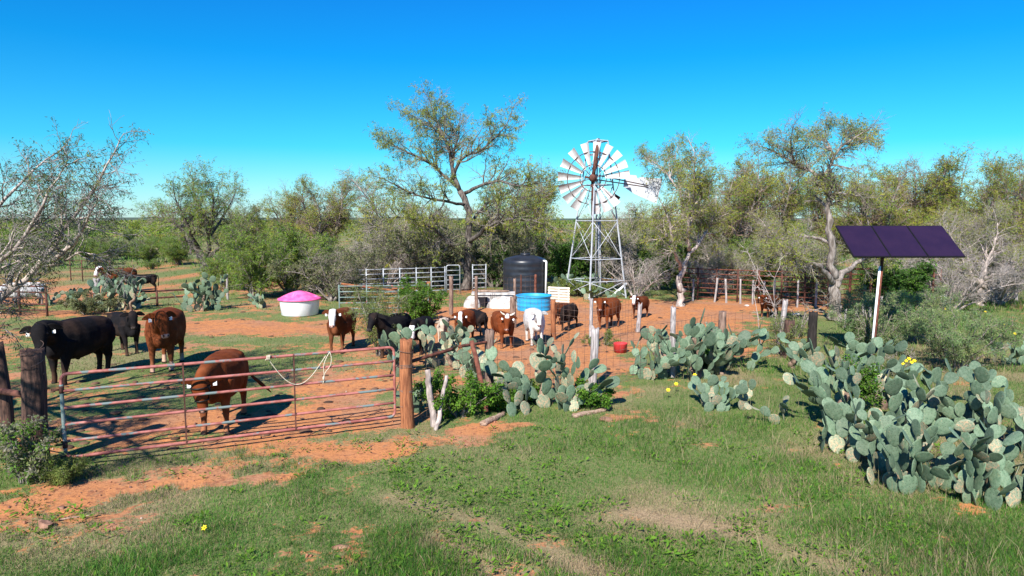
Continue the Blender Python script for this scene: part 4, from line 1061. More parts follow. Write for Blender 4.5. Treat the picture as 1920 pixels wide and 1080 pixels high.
def post_mb(p, h, r, lean=(0, 0), seed=0, n=14, square=False, top=.0):
    """a weathered post: slightly out of round, split top, a little taper"""
    rs = np.random.default_rng(seed + 50)
    m = MB(); K = 12; n = 18
    a = np.arange(n) * 2 * pi / n
    prof = 1 + .05 * np.sin(2 * a + rs.uniform(0, 6)) + .04 * np.sin(5 * a + rs.uniform(0, 6)) + rs.normal(0, .03, n)
    if square: prof = prof * .97 / np.maximum(np.abs(np.cos(a)), np.abs(np.sin(a))) * .92
    V = []
    for k in range(K):
        t = k / (K - 1); z = -.12 + (h + .12) * t
        rr = r * (1.06 - .10 * t) * (1 + rs.normal(0, .012)) * prof
        w = np.array([lean[0], lean[1], 0]) * t + [math.sin(t * 5 + seed) * r * .10, math.cos(t * 4 + seed) * r * .10, 0]
        zz = np.full(n, z)
        if k == K - 1: zz = zz + rs.normal(0, top if top else .012, n)
        V.append(np.stack([p[0] + w[0] + rr * np.cos(a), p[1] + w[1] + rr * np.sin(a), gz(p) + zz], 1))
    V.append(V[-1] * .25 + V[-1].mean(0) * .75 - [0, 0, .01])
    V = np.concatenate(V)
    i = np.arange(K)[:, None] * n; j = np.arange(n)[None]; jn = (j + 1) % n
    f = np.stack([i + j, i + jn, i + n + jn, i + n + j], -1).reshape(-1, 4)
    m.add(V, [f, (np.arange(n) + K * n)[None]], smooth=True)
    return m

def P2(px, Y, ytop, wpx):
    """post foot, height and radius from where the photo shows it"""
    p = np.array([(px - 960) / FPX * (Y * math.cos(PITCH) + (CAM_H - .6) * math.sin(PITCH)), Y, 0])
    d = ray(px, ytop); h = CAM_H + d[2] * Y / d[1]
    return p, h, wpx / 2 * Y / FPX

def net(m, a, b, z0, z1, nz, dx, r=.0032, rs=None, sag=.01):
    """woven wire between two posts"""
    rs = rs or np.random.default_rng(4)
    a = np.array(a, float); b = np.array(b, float); L = np.linalg.norm(b - a); n = max(2, int(L / dx))
    for z in np.linspace(z0, z1, nz):
        pts = np.array([lerp(a, b, t) + [0, 0, z - sag * 4 * t * (1 - t) + rs.normal(0, .006)] for t in np.linspace(0, 1, n + 1)])
        pts[:, 2] += [gz(q) for q in pts]; m.tube(pts, r, 3, caps=False)
    for t in np.linspace(0, 1, n + 1)[1:-1]:
        p = lerp(a, b, t); o = rs.normal(0, .01, 3) * [1, 1, 0]
        m.tube([p + [0, 0, z0 + gz(p)], p + o + [0, 0, (z0 + z1) / 2 + gz(p)], p + [0, 0, z1 + gz(p)]], r * .9, 3, caps=False)

def fence(name, label, posts, nets, cat='fence', wires=None):
    """posts: (px, Y, top row, width px, material, lean px, own label)"""
    pts = [P2(*q[:4]) for q in posts]
    t = thing(name, pts[0][0], label, cat)
    for k, (q, (p, h, r)) in enumerate(zip(posts, pts)):
        o = part('post', post_mb(p, h, r, (q[5] * p[1] / FPX, 0), k * 7 + int(q[0]), top=.03 if q[4] == 'postgrey' else 0), MT[q[4]], t)
        if len(q) > 6: o['label'] = q[6]
    m = MB()
    for (i, j, z0, z1, nz, dx, r) in nets: net(m, pts[i][0], pts[j][0], z0, z1, nz, dx, r)
    if m.v: part('woven_wire', m, MT['wire'], t)
    return t, pts

ft, fp = fence('wire_fence', 'front woven-wire fence of mixed wooden posts running right from the gate through the cactus', [
    (762, 11.05, 635, 25, 'postred', 0, 'thick reddish-brown gate post wrapped with wire'),
    (917, 13.0, 620, 18, 'postbrown', 2, 'brown post with a grey split top'),
    (1110, 13.6, 617, 15, 'postgrey', 6, 'slim pale grey post with a bleached trunk'),
    (1262, 14.5, 577, 10, 'postgrey', -1), (1352, 16, 584, 15, 'postbrown', 1, 'short reddish-brown post'),
    (1459, 17.2, 563, 10, 'postgrey', 12, 'pale grey post leaning to the right'), (1478, 16.6, 602, 18, 'postdark', 3, 'thick brown post with a weathered top'), (1524, 17.5, 586, 17, 'postblack', 0, 'square black post')],
    [(0, 1, .05, 1.15, 8, .16, .0030), (1, 2, .05, 1.15, 8, .16, .0034), (2, 3, .05, 1.2, 8, .16, .0034), (3, 4, .05, 1.2, 8, .16, .0036), (4, 6, .05, 1.2, 8, .18, .0036)])
# wraps of wire on the gate post, pipes and the leaning strut of the corner brace
p0, h0, r0 = fp[0]; p1 = fp[1][0]
m = MB(); rs = np.random.default_rng(8)
for z in (1.26, 1.02, 1.0, .98, .62, .60, .33):
    a = np.linspace(0, 2 * pi, 20); m.tube(np.stack([p0[0] + (r0 * 1.1) * np.cos(a), p0[1] + r0 * 1.1 * np.sin(a), z + .02 * np.sin(a + z * 9)], 1), .0045, 4)
for k in range(4):
    e = np.array([*GATE_R, rs.uniform(.4, .8)])
    m.tube(resample([p0 + [-.1, 0, rs.uniform(.5, 1.0)], lerp(p0, e, .5) + [rs.normal(0, .05), rs.normal(0, .05), rs.uniform(.5, .8)], e], 8), .004, 4)
part('tie_wire', m, MT['wire'], ft)
m = MB(); m.tube(dens(lerp(p0, p1, .06) + [0, 0, 1.06], lerp(p0, p1, .52) + [0, .02, 1.09]), .032, 9); m.tube(dens(lerp(p0, p1, .60) + [0, .05, 1.10], lerp(p0, p1, .97) + [0, 0, 1.06]), .030, 9)
part('brace_pipe', m, MT['rust'], ft)
m = MB(); m.tube(resample([at(912, 772, 11.6), at(903, 722, 11.75), at(893, 672, 11.95), at(884, 640, 12.1)], 14), .045, 10)
solo('pipe', m, MT['rust'], at(912, 772, 11.6), 'rusty pipe leaning against the fence between the two thick posts', 'pipe')
for pts, r, lab in ((((816, 807, 11.05), (810, 770, 11.1), (805, 730, 11.15), (802, 694, 11.2)), .062, 'split bleached stub of a post, left of the crooked pale branch stake'),
                    (((816, 809, 10.85), (824, 785, 10.95), (829, 745, 11.1), (838, 705, 11.3)), .04, 'crooked pale branch used as a stake, leaning right beside the gate post')):
    m = MB(); m.tube(resample([at(*q) for q in pts], 12) + np.random.default_rng(int(r * 999)).normal(0, .006, (12, 3)), np.linspace(r, r * .75, 12), 9)
    solo('stake', m, MT['bark_pale'], at(*pts[0]), lab, 'stake')

p, h, r = P2(67, 9.15, 656, 40); t = thing('gate_post', p, 'very thick dark brown post at the left hinge end of the gate', 'post')
part('post', post_mb(p, h, r, (0, 0), 3), MT['postdark'], t)
m = MB(); a = np.linspace(0, 2 * pi * 2.2, 44)
m.tube(np.stack([p[0] + r * 1.06 * np.cos(a), p[1] + r * 1.06 * np.sin(a), 1.3 + .03 * a + .03 * np.sin(a)], 1), .004, 4); part('tie_wire', m, MT['wire'], t)
pl = p
p, h, r = P2(16, 9.7, 645, 22); t = thing('fence_post', p, 'weathered post leaning at the left edge of the picture, left of the very thick one', 'post')
part('post', post_mb(p, h, r, (-.16, .1), 5), MT['postdark'], t)  # grey post in dark wood: the shade on it is put into the colour
m = MB(); m.tube(dens(p + [-.9, .2, .98], pl + [-.14, 0, 1.02]), .045, 9); m.tube(dens(p + [-.9, .2, .42], pl + [-.14, 0, .45]), .012, 6); part('brace_pipe', m, MT['rustdark'], t)

# the cross fence inside the yard
fence('cross_fence', 'inner woven-wire fence crossing the yard behind the white cow', [
    (962, 21.4, 556, 11, 'postbrown', 0), (1037, 19.4, 560, 10, 'postred', 0, 'tall orange-brown squared post'), (1108, 18.3, 560, 7, 'postgrey', 0, 'slim bleached post'), (1196, 20.6, 570, 8, 'postgrey', 4)],
    [(0, 1, .05, 1.1, 7, .2, .0036), (1, 2, .05, 1.1, 7, .2, .0036), (2, 3, .05, 1.1, 7, .2, .0040)])
fence('tank_fence', 'sagging wire fence of thin posts in front of the black tank', [
    (846, 24.4, 518, 8, 'postbrown', 0), (893, 25.4, 518, 6, 'postbrown', 0), (965, 27.5, 522, 6, 'postbrown', 0), (977, 27.6, 515, 3, 'rustdark', 0), (1004, 28.2, 515, 5, 'rust', 0)],
    [(0, 1, .05, 1.1, 6, .25, .0044), (1, 2, .05, 1.1, 6, .25, .0046), (2, 4, .05, 1.1, 6, .25, .0046)])
fence('stake_fence', 'row of thin crooked grey stakes and wire running back behind the tall wispy shrub', [
    (1586, 21.5, 580, 4, 'postgrey', 0), (1606, 22.3, 573, 5, 'postgrey', 1), (1620, 23, 570, 5, 'postgrey', -2), (1632, 23.8, 566, 7, 'postgrey', 0), (1652, 24.4, 556, 4, 'postgrey', 1), (1678, 25.2, 552, 4, 'postgrey', 0), (1712, 25.8, 545, 5, 'postgrey', 0), (1724, 26, 541, 8, 'postgrey', 0), (1738, 26.2, 546, 6, 'postgrey', 2)],
    [(i, i + 1, .05, 1.0, 5, .2, .0045) for i in range(8)])
fence('wire_fence', 'wire fence at the right edge with two leaning pale stakes under the dead brush', [
    (1800, 28, 545, 7, 'postgrey', 1), (1862, 28.4, 546, 7, 'postgrey', 9, 'pale stake leaning to the right'), (1907, 28.8, 545, 6, 'postgrey', -1), (1985, 29, 545, 6, 'postgrey', 2)],
    [(i, i + 1, .05, 1.05, 7, .3, .0050) for i in range(3)])
# fences of the left pens
def rails(m, a, b, zs, r, sagr=.0):
    for z in zs: m.tube(dens(np.array(a, float) + [0, 0, z], np.array(b, float) + [0, 0, z], 8), r, 6)

def pen(name, label, posts, ztop, nr, r, mt, cat, zb=.18, prad=.03, pm=None, rail_name='rail'):
    pts = [np.array([(px - 960) / FPX * Y, Y, 0.0]) for px, Y in posts]
    t = thing(name, pts[0], label, cat)
    for p in pts:
        m = MB(); m.tube([p + [0, 0, -.1], p + [0, 0, ztop * .5], p + [0, 0, ztop + .05]], prad, 8); part('post', m, MT[pm or mt], t)
    for z in np.linspace(zb, ztop, nr):
        m = MB()
        for a, b in zip(pts[:-1], pts[1:]): m.tube(dens(a + [0, 0, z], b + [0, 0, z], 6), r, 6)
        part(rail_name, m, MT[mt], t)
    return t
pen('livestock_pen', 'silver galvanised livestock panels in front of the tallest mesquite', [(655, 29.5), (686, 29.8), (718, 30.1), (749, 30.4), (780, 30.7), (808, 31.0), (834, 31.3)], 1.22, 6, .021, 'galv', 'pen panel')
def walk_gate():
    a = np.array([(837 - 960) / FPX * 31.3, 31.3, 0]); b = np.array([(862 - 960) / FPX * 31.4, 31.4, 0])
    t = thing('pen_gate', a, 'narrow silver galvanised gate at the right end of the silver panels', 'gate')
    m = MB(); m.tube(bent([a + [0, 0, .0], a + [0, 0, 1.32], b + [0, 0, 1.32], b], .1), .024, 8); part('gate_frame', m, MT['galv'], t)
    for z in (.2, .42, .64, .86, 1.08):
        m = MB(); m.tube([a + [0, 0, z], b + [0, 0, z]], .018, 6); part('rail', m, MT['galv'], t)
walk_gate()
pen('livestock_pen', 'short run of silver panels between the mesquite trunk and the black tank', [(886, 32.4), (911, 32.6)], 1.25, 6, .021, 'galv', 'pen panel')
pen('pipe_gate', 'old pale green six-bar gate standing in front of the silver panels, behind the sapling', [(634, 23.4), (686, 23.5), (746, 23.6), (802, 23.8)], 1.12, 6, .022, 'tealpaint', 'gate', .15, .024)
m = MB(); m.tube(dens(at(640, 532, 24.0), at(740, 545, 24.4)), .035, 8); m.tube(dens(at(735, 541, 24.5), at(803, 541, 24.3)), .03, 8)
solo('pole', m, MT['postred'], at(640, 532, 24), 'reddish wooden pole laid along the top of the old pale green gate', 'pole')
p, h, r = P2(804, 24.0, 528, 8); solo('fence_post', post_mb(p, h, r, (0, 0), 71), MT['postred'], p, 'short orange-brown post at the right end of the old pale green gate', 'post')
pen('pipe_pen', 'long rusty brown pipe pen stretching behind the pale-trunked tree and the lone red cow', [(1275, 29.5), (1310, 29), (1345, 28.6), (1385, 28.2), (1425, 27.8), (1468, 27.4), (1512, 27), (1556, 26.6), (1596, 26.2), (1636, 25.8)], 1.32, 7, .022, 'rust', 'pen', .12, .035, 'rustdark')
rs = np.random.default_rng(14)
for k, (px, Yk, top, ln) in enumerate([(1300, 28.6, 520, 0), (1340, 28.2, 517, 5), (1363, 27.9, 519, -3), (1389, 27.6, 519, -1), (1412, 27.4, 522, 0), (1432, 27.2, 524, 1), (1452, 27, 521, 0), (1496, 26.5, 522, 0), (1530, 26.2, 524, 1)]):
    p, h, r = P2(px, Yk, top + 4, 3.6); solo('fence_post', post_mb(p, h, r, (ln * Yk / FPX, 0), 80 + k, top=.03), MT['postgrey'], p, 'thin crooked grey stake standing along the front of the long rusty pipe pen', 'post', 'grey stakes along the pipe pen')
pen('pipe_pen', 'dark rusty pipe panel in front of the dirty white cow at the far left', [(-30, 24.5), (30, 24.2), (81, 24)], 1.05, 5, .03, 'rustdark', 'pen', .2, .04)
pen('pipe_fence', 'thin rusty fence far back on the left, beyond the red cow with the white head', [(130, 38), (152, 37.6), (179, 37.4), (205, 37.2)], 1.15, 3, .018, 'rustdark', 'fence', .3, .03)
pen('pipe_fence', 'low dark rail fence between the two tall cacti on the left', [(165, 25.6), (225, 26), (290, 26.6), (345, 27.2)], .62, 2, .04, 'rustdark', 'fence', .35, .045)
p, h, r = P2(181, 27.5, 523, 12); solo('fence_post', post_mb(p, h, r, (0, 0), 91, top=.03), MT['postgrey'], p, 'grey weathered post at the left side of the tall left cactus', 'post')
p, h, r = P2(426, 29, 514, 4); solo('fence_post', post_mb(p, h, r, (0, 0), 92, top=.02), MT['postgrey'], p, 'thin pale post among the green shrubs right of the far cactus', 'post')
# rusty chute behind the solar panel
def chute():
    p = np.array([(1760 - 960) / FPX * 25.5, 25.5, 0])
    t = thing('loading_chute', p, 'narrow upright rusty ladder-like frame behind the wispy shrub on the right', 'chute')
    for dx in (-.13, .13):
        m = MB(); m.box(p + [dx, 0, .75], (.05, .05, 1.6)); part('side_rail', m, MT['rust'], t)
    for z in np.arange(.15, 1.5, .2):
        m = MB(); m.box(p + [0, .005, z], (.208, .03, .035)); part('rung', m, MT['rust'], t)
    t2 = thing('pipe_portal', p + [-1.6, .6, 0], 'rusty goalpost-like pipe frame left of the solar pole', 'frame')
    a = np.array([(1597 - 960) / FPX * 25, 25, 0]); b = np.array([(1636 - 960) / FPX * 25, 25, 0])
    ORG[t2.name] = a; t2.location = Vector([float(q) for q in a])
    for q in (a, b):
        m = MB(); m.tube([q + [0, 0, -.1], q + [0, 0, 1.62]], .045, 8); part('post', m, MT['rust'], t2)
    m = MB(); m.tube(dens(a + [.05, 0, 1.6], b + [-.05, 0, 1.6], 5), .04, 8); part('crossbar', m, MT['rust'], t2)
chute()

# ------------------------------------------------------------------ windmill
def windmill():
    Yw = 30.0
    c = np.array([(1117 - 960) / FPX * Yw, Yw, 0]); 
    t = thing('windmill', c, 'old white galvanised farm windmill with a rusty hub and missing wheel blades', 'windmill')
    ztop = CAM_H + (412 - 268) / FPX * Yw; zg = gz(c)
    ang = R(28); hb, ht = 1.20, .38
    def corner(k, z):
        f = (z - 0) / ztop; a = ang + k * pi / 2 + pi / 4; q = (hb * (1 - f) + ht * f) * math.sqrt(2) * .80
        lean = np.array([.04, 0, 0]) * f
        return c + np.array([q * math.cos(a), q * math.sin(a), z]) + lean
    for k in range(4):
        m = MB(); A = [corner(k, z) for z in np.linspace(-.1, ztop, 8)]; m.tube(A, [.036] * 4 + [.030] * 4, 4, smooth=False); part('tower_leg', m, MT['galvwhite'], t)
    lv = [.75, 1.7, 3.35, 4.9, 6.2]
    for z in lv:
        m = MB()
        for k in range(4): m.tube([corner(k, z), corner(k + 1, z)], .021, 4, smooth=False)
        part('girt', m, MT['galvwhite'], t)
    for z0, z1 in zip([.05] + lv[:-1], lv):
        if z0 == .75: continue
        for k in range(4):
            m = MB(); m.tube([corner(k, z0 + .03), corner(k + 1, z1 - .03)], .015, 4); m.tube([corner(k + 1, z0 + .03), corner(k, z1 - .03)], .015, 4); part('brace', m, MT['galvwhite'], t)
    # pump rod and pipe
    m = MB(); m.tube([c + [0, 0, -.05], c + [.02, 0, ztop - .1]], .03, 8); m.tube([c + [.15, .1, -.05], c + [.1, .05, 3.4]], .04, 8); part('pump_rod', m, MT['galv'], t)
    # cap frame
    m = MB(); q = [corner(k, ztop) for k in range(4)]
    for k in range(4): m.tube([q[k], q[(k + 1) % 4]], .035, 4, smooth=False)
    m.tube([q[0] + [0, 0, .02], q[2] + [0, 0, .02]], .03, 6); m.tube([lerp(q[0], q[2], .5) + [0, 0, -.2], lerp(q[0], q[2], .5) + [0, 0, .12]], .06, 8); part('cap', m, MT['galvwhite'], t)
    # wheel, hung at the front of the tower
    hub = at(1112, 334, Yw - .55); W = rotm(0, 0, R(-14))
    ex, en, ez = W[:, 0], W[:, 1], np.array([0, 0, 1.0])     # en points away from the viewer
    Rw = 63.5 / FPX * Yw * 1.03; Ri = .33 * Rw
    def wp(r, a, o=0.0): return hub + ex * r * math.cos(a) + ez * r * math.sin(a) + en * o
    m = MB(); m.tube([hub - en * .22, hub - en * .1, hub + en * .2, hub + en * .5], [.10, .17, .16, .10], 14); m.sphere(hub - en * .16, (.15, .15, .17), 12, 8)
    m.box(hub + en * .1 + [.0, 0, -.22], (.16, .3, .3)); m.tube([hub + en * .12 + [-.05, 0, 0], hub + en * .14 + [-.38, -.02, .06]], .045, 8)
    part('gearbox', m, MT['rustdark'], t)
    m = MB(); m.tube([hub - en * .16 + [.02, 0, .05], hub - en * .14 + [.10, 0, .6], hub - en * .10 + [.16, 0, 1.15], lerp(q[0], q[2], .5) + [0, -.25, .05], lerp(q[0], q[2], .5) + [0, 0, .02]], [.07, .085, .08, .06, .05], 8); m.tube([hub - en * .05, hub - en * .02 - [.03, 0, .9], hub + en * .35 - [.05, 0, 2.0]], .045, 8); part('mast', m, MT['rustdark'], t)
    blades_ = [5, 23, 43, 63, 84, 105, 129, 153, 176, 198, 218, 238, 276, 295, 313]
    rs = np.random.default_rng(2)
    for a0 in blades_:
        a = R(a0); m = MB(); n = 7; V = []
        for r in np.linspace(Ri, Rw, 5):
            wd = .78 * r * R(19) 
            for k in range(n):
                s = (k / (n - 1) - .5); tang = -ex * math.sin(a) + ez * math.cos(a)
                V.append(wp(r, a) + tang * wd * s * .93 + en * (wd * s * .42 + .20 * wd * (1 - 4 * s * s)) + en * rs.normal(0, .003))
        V = np.array(V); i = np.arange(4)[:, None] * n; j = np.arange(n - 1)[None]
        f = np.stack([i + j, i + j + 1, i + n + j + 1, i + n + j], -1).reshape(-1, 4)
        V2 = V + en * .006; N_ = len(V)
        m.add(np.concatenate([V, V2]), [f, (f + N_)[:, ::-1]]); part('blade', m, MT['blade'], t)
    m = MB()
    for r in (Ri * 1.12, Rw * .73):
        a = np.linspace(R(-40) if r > Rw * .5 else 0, R(262) if r > Rw * .5 else 2 * pi, 70)
        m.tube(np.array([wp(r, x, .03) for x in a]), .018, 6)
    a = np.linspace(R(272), R(318), 12); m.tube(np.array([wp(Rw * .73, x, .03) for x in a]), .018, 6)
    part('wheel_ring', m, MT['rustdark'], t)
    for k in range(6):
        m = MB(); x = R(k * 60 + 14); m.tube([wp(.12, x, .05), wp(Rw * .73, x, .05)], .016, 6); part('spoke', m, MT['rustdark'], t)
    # tail folded round beside the wheel
    h2 = hub + en * .55
    D_ = at(1240, 356, Yw + .9) - h2; D_[2] = -.35
    u = norm(D_); up = norm(np.array([0, 0, 1.0]) - u * u[2]); nn = np.cross(u, up)
    L_ = np.linalg.norm(D_)
    for q0, q1 in ((.18, .02), (-.02, -.05)):
        m = MB(); m.tube([h2 + up * q0, h2 + u * L_ * .80 + up * q1], .026, 6); part('tail_rod', m, MT['rustdark'], t)
    m = MB(); m.tube([h2 - up * .3, h2 + u * 1.0 - up * .62], .022, 6); m.box(h2 + u * 1.1 - up * .66, (.34, .05, .2), rotm(0, R(32), 0)); part('brake_arm', m, MT['rustdark'], t)
    out = [(L_ * .43, .14), (L_ * .50, .38), (L_ * .60, .40), (L_ * .62, .28), (L_ * .68, .36), (L_ * 1.0, .42), (L_ * .985, .0), (L_ * .95, -.72), (L_ * .60, -.42), (L_ * .43, -.17)]
    n = len(out); V = np.array([h2 + u * x + up * y + nn * .012 for x, y in out] + [h2 + u * x + up * y - nn * .012 for x, y in out])
    m = MB(); k = np.arange(n); m.add(V, [k[None], (k + n)[::-1][None], np.stack([k, (k + 1) % n, (k + 1) % n + n, k + n], 1)], smooth=False); part('tail_vane', m, MT['vane'], t)
    m = MB(); m.tube([c + [.62, -.55, .06], c + [1.35, -.2, .62]], .055, 8)
    solo('pvc_pipe', m, MT['pvc'], c + [.62, -.55, .0], 'white plastic pipe propped slanting against the right foot of the windmill', 'pipe')
windmill()

# ------------------------------------------------------------------ tank, troughs and other yard things
def tank():
    Yt = 30.0; r = 41 / FPX * Yt; c = np.array([(984 - 960) / FPX * Yt, Yt, 0])
    h = CAM_H - (487 - 412) / FPX * Yt
    t = thing('water_tank', c, 'tall black plastic water tank with a domed top', 'tank')
    prof = [(0.01, 0), (r * .99, 0), (r, .03)]
    for z in np.linspace(.1, h - .08, 40): prof.append((r * (1 + .006 * math.sin(z * 26)), z))
    prof += [(r * .995, h - .03), (r * .93, h + .04), (r * .7, h + .13), (r * .4, h + .20), (r * .2, h + .225), (.01, h + .23)]
    m = MB(); m.lathe(prof, 56, c); part('shell', m, MT['tank'], t)
    m = MB(); m.lathe([(.01, .0), (.22, .0), (.23, .05), (.2, .09), (.01, .10)], 24, c + [.02, -.05, h + .21]); part('lid', m, MT['tank'], t)
    m = MB(); q = c + [r * .93, -r * .55, 0]
    m.tube(bent([q + [0, 0, -.05], q + [0.03, 0, h - .02], q + [-.16, .1, h - .02]], .08), .045, 8); part('inlet_pipe', m, MT['pvc'], t)
tank()

def feeder():
    g = G(559, 590); Yf = 24.3; r = 37 / FPX * Yf; c = np.array([(559 - 960) / FPX * Yf, Yf, gz(g)])
    t = thing('mineral_feeder', c, 'white round mineral feeder with a bright pink rubber lid', 'feeder')
    h = .56
    m = MB(); m.lathe([(.01, 0), (r * .87, 0), (r * .90, .02), (r * .985, h - .03), (r * 1.0, h), (r * .96, h), (r * .94, h - .03), (.01, h - .06)], 48, c); part('tub', m, MT['whitetub'], t)
    m = MB()
    def mod(V, a):
        rr = np.hypot(V[:, :, 0], V[:, :, 1]) / r
        w = sstep(.22, .42, rr) * sstep(.92, .70, rr)
        lob = sstep(.25, .65, np.cos(3 * (a - .12)))[None, :]
        V[:, :, 2] -= .15 * w * lob
        return V
    prof = [(r * 1.07, h - .01), (r * 1.085, h + .01), (r * 1.05, h + .04)]
    for f in np.linspace(1.0, .02, 22): prof.append((r * f, h + .05 + .25 * (1 - f ** 1.6)))
    m.lathe(prof, 72, c, mod=mod); part('lid', m, MT['pink'], t)
feeder()

def trough():
    Yb = 25.6; r = 33 / FPX * Yb; c = np.array([(1001 - 960) / FPX * Yb, Yb, 0])
    t = thing('stock_tank', c, 'round bright blue plastic stock tank behind the white cow', 'trough')
    h = .58
    prof = [(.01, 0), (r * .93, 0), (r * .94, .02)]
    for z in np.linspace(.05, h - .06, 14): prof.append((r * (.94 + .04 * z / h) + .008 * math.sin(z * 38), z))
    prof += [(r * 1.02, h - .04), (r * 1.04, h - .01), (r * 1.0, h), (r * .96, h - .02), (r * .93, .1), (.01, .1)]
    m = MB(); m.lathe(prof, 48, c); part('tub', m, MT['blue'], t)
    m = MB(); m.lathe([(.01, h - .1), (r * .95, h - .1)], 40, c); part('water', m, MT['water'], t)
trough()

def concrete():
    rs = np.random.default_rng(6)
    Yc = 26.5; c = np.array([(922 - 960) / FPX * Yc, Yc, 0])
    t = thing('concrete_trough', c, 'whitewashed concrete water trough with rough sloping mounds left of the blue tank', 'trough')
    m = MB(); m.box(c + [.05, .25, .24], (1.5, .5, .5)); m.box(c + [.05, .25, .52], (1.7, .62, .07)); part('basin', m, MT['concrete'], t)
    def mound(x, y, sx, sy, sz, sd):
        m = MB(); q = c + [x, y, 0]
        n, k = 28, 12; th = np.linspace(0, pi / 2 + .2, k + 1); a = np.arange(n) * 2 * pi / n
        V = np.stack([np.sin(th)[:, None] * np.cos(a), np.sin(th)[:, None] * np.sin(a), np.cos(th)[:, None] * np.ones(n)], -1).reshape(-1, 3)
        V = V * (1 + .22 * (fbm(V[:, 0] * 2 + sd, V[:, 1] * 2 + V[:, 2], 1.3, 3) - .5)[:, None]) * [sx, sy, sz] + q
        i = np.arange(k)[:, None] * n; j = np.arange(n)[None]; jn = (j + 1) % n
        m.add(V, np.stack([i + j, i + n + j, i + n + jn, i + jn], -1).reshape(-1, 4)); return m
    part('sloping_mound', mound(.42, -.25, .62, .35, .46, 1), MT['concrete'], t)
    part('sloping_mound', mound(-.78, -.05, .34, .25, .44, 7), MT['concrete'], t)
    m = MB(); m.box(c + [-.36, -.03, .22], (.36, .10, .36)); part('float_box', m, MT['frame'], t)
    m = MB()
    for k in range(5): m.tube(dens(c + [-.6 + rs.uniform(-.1, .1), .3 + .06 * k, .59], c + [.65 + rs.uniform(-.1, .1), .22 + .06 * k, .60], 5), .03, 6)
    solo('plank_cover', m, MT['log'], c + [0, .3, .58], 'loose brown planks lying on top of the whitewashed concrete trough', 'planks')
concrete()

def pallet():
    Yp = 26.8; c = np.array([(1048 - 960) / FPX * Yp, Yp, 0])
    t = thing('pallet', c, 'pale wooden pallet standing tilted right of the blue tank', 'pallet')
    M_ = rotm(R(-22), R(3), 0); zc = .45 + .0
    for k in range(6):
        m = MB(); v0 = np.array([0, -.03, -.27 + .108 * k]); m.box(c + M_ @ v0 + [0, 0, zc], (.86, .022, .078), M_); part('board', m, MT['pallet'], t)
    for x in (-.38, 0, .38):
        m = MB(); m.box(c + M_ @ np.array([x, .022, 0]) + [0, 0, zc], (.05, .08, .64), M_); part('stringer', m, MT['pallet'], t)
pallet()

m = MB(); c = G(1163, 660); r = 13 / FPX * 17.6
m.lathe([(.01, 0), (r * .9, 0), (r, .22), (r * 1.06, .235), (r * 1.0, .24), (r * .93, .2), (.01, .14)], 32, c)
solo('feed_tub', m, MT['redtub'], c, 'small red plastic tub on the ground behind the fence, beside the cactus', 'tub')
m = MB(); c = np.array([(1771 - 960) / FPX * 26.5, 26.5, .25]); m.tube([c + [-.3, .1, 0], c + [-.28, .09, 0], c + [.28, -.09, 0], c + [.3, -.1, 0]], [.2, .25, .25, .2], 20)
solo('barrel', m, MT['whitetub'], c - [0, 0, .25], 'white barrel lying beside the rusty ladder-like frame on the right', 'barrel')

def solar():
    Ys = 15.7
    b = np.array([(1676 - 960) / FPX * Ys, Ys, 0]); 
    t = thing('solar_array', b, 'three purple-black solar panels on one brown pole with an added white glint strip', 'solar panels')
    zb = CAM_H - (482 - 412) / FPX * Ys; zt = CAM_H - (424 - 412) / FPX * (Ys + .95)
    xl = (1600 - 960) / FPX * Ys; xr = (1811 - 960) / FPX * Ys
    p0 = np.array([xl, Ys, zb]); ax = np.array([xr - xl, 0, 0]); ay = np.array([0, .95, zt - zb]); nn = norm(np.cross(ax, ay))
    tilt = math.atan2(ay[2], ay[1]); Rm = rotm(tilt, 0, 0); hh = np.linalg.norm(ay); ww = ax[0] / 3
    for k in range(3):
        cc = p0 + ax * (k + .5) / 3 + ay * .5
        m = MB(); m.box(cc, (ww - .012, hh, .035), Rm); o = part('panel', m, MT['frame'], t)
        m = MB(); m.box(cc + nn * .0195, (ww - .05, hh - .05, .004), Rm); ORG[o.name] = ORG[t.name]; part('glass', m, MT['solar'], o)
    m = MB()
    for f in (.3, .7): m.tube([p0 + ay * f - nn * .05 + ax * .03, p0 + ay * f - nn * .05 + ax * .97], .028, 6)
    top = p0 + ax * .36 + ay * .42 - nn * .09
    m.tube([top + [-.5, 0, 0], top + [.5, 0, 0]], .035, 8); part('rack', m, MT['rustdark'], t)
    foot = np.array([(1659 - 960) / FPX * Ys, Ys + .3, -.1]); tp = np.array([top[0], top[1], top[2]])
    m = MB(); m.tube([foot, lerp(foot, tp, .5), tp], .037, 10); part('pole', m, MT['rust'], t)
    m = MB(); sd = np.array([-.05, -.016, 0]); m.tube([foot + sd, lerp(foot, tp, .45) + sd, lerp(foot, tp, .84) + sd], .027, 8); part('pole_glint', m, MT['pvc'], t)  # added white strip for the sun's glint down the pole's left side
solar()
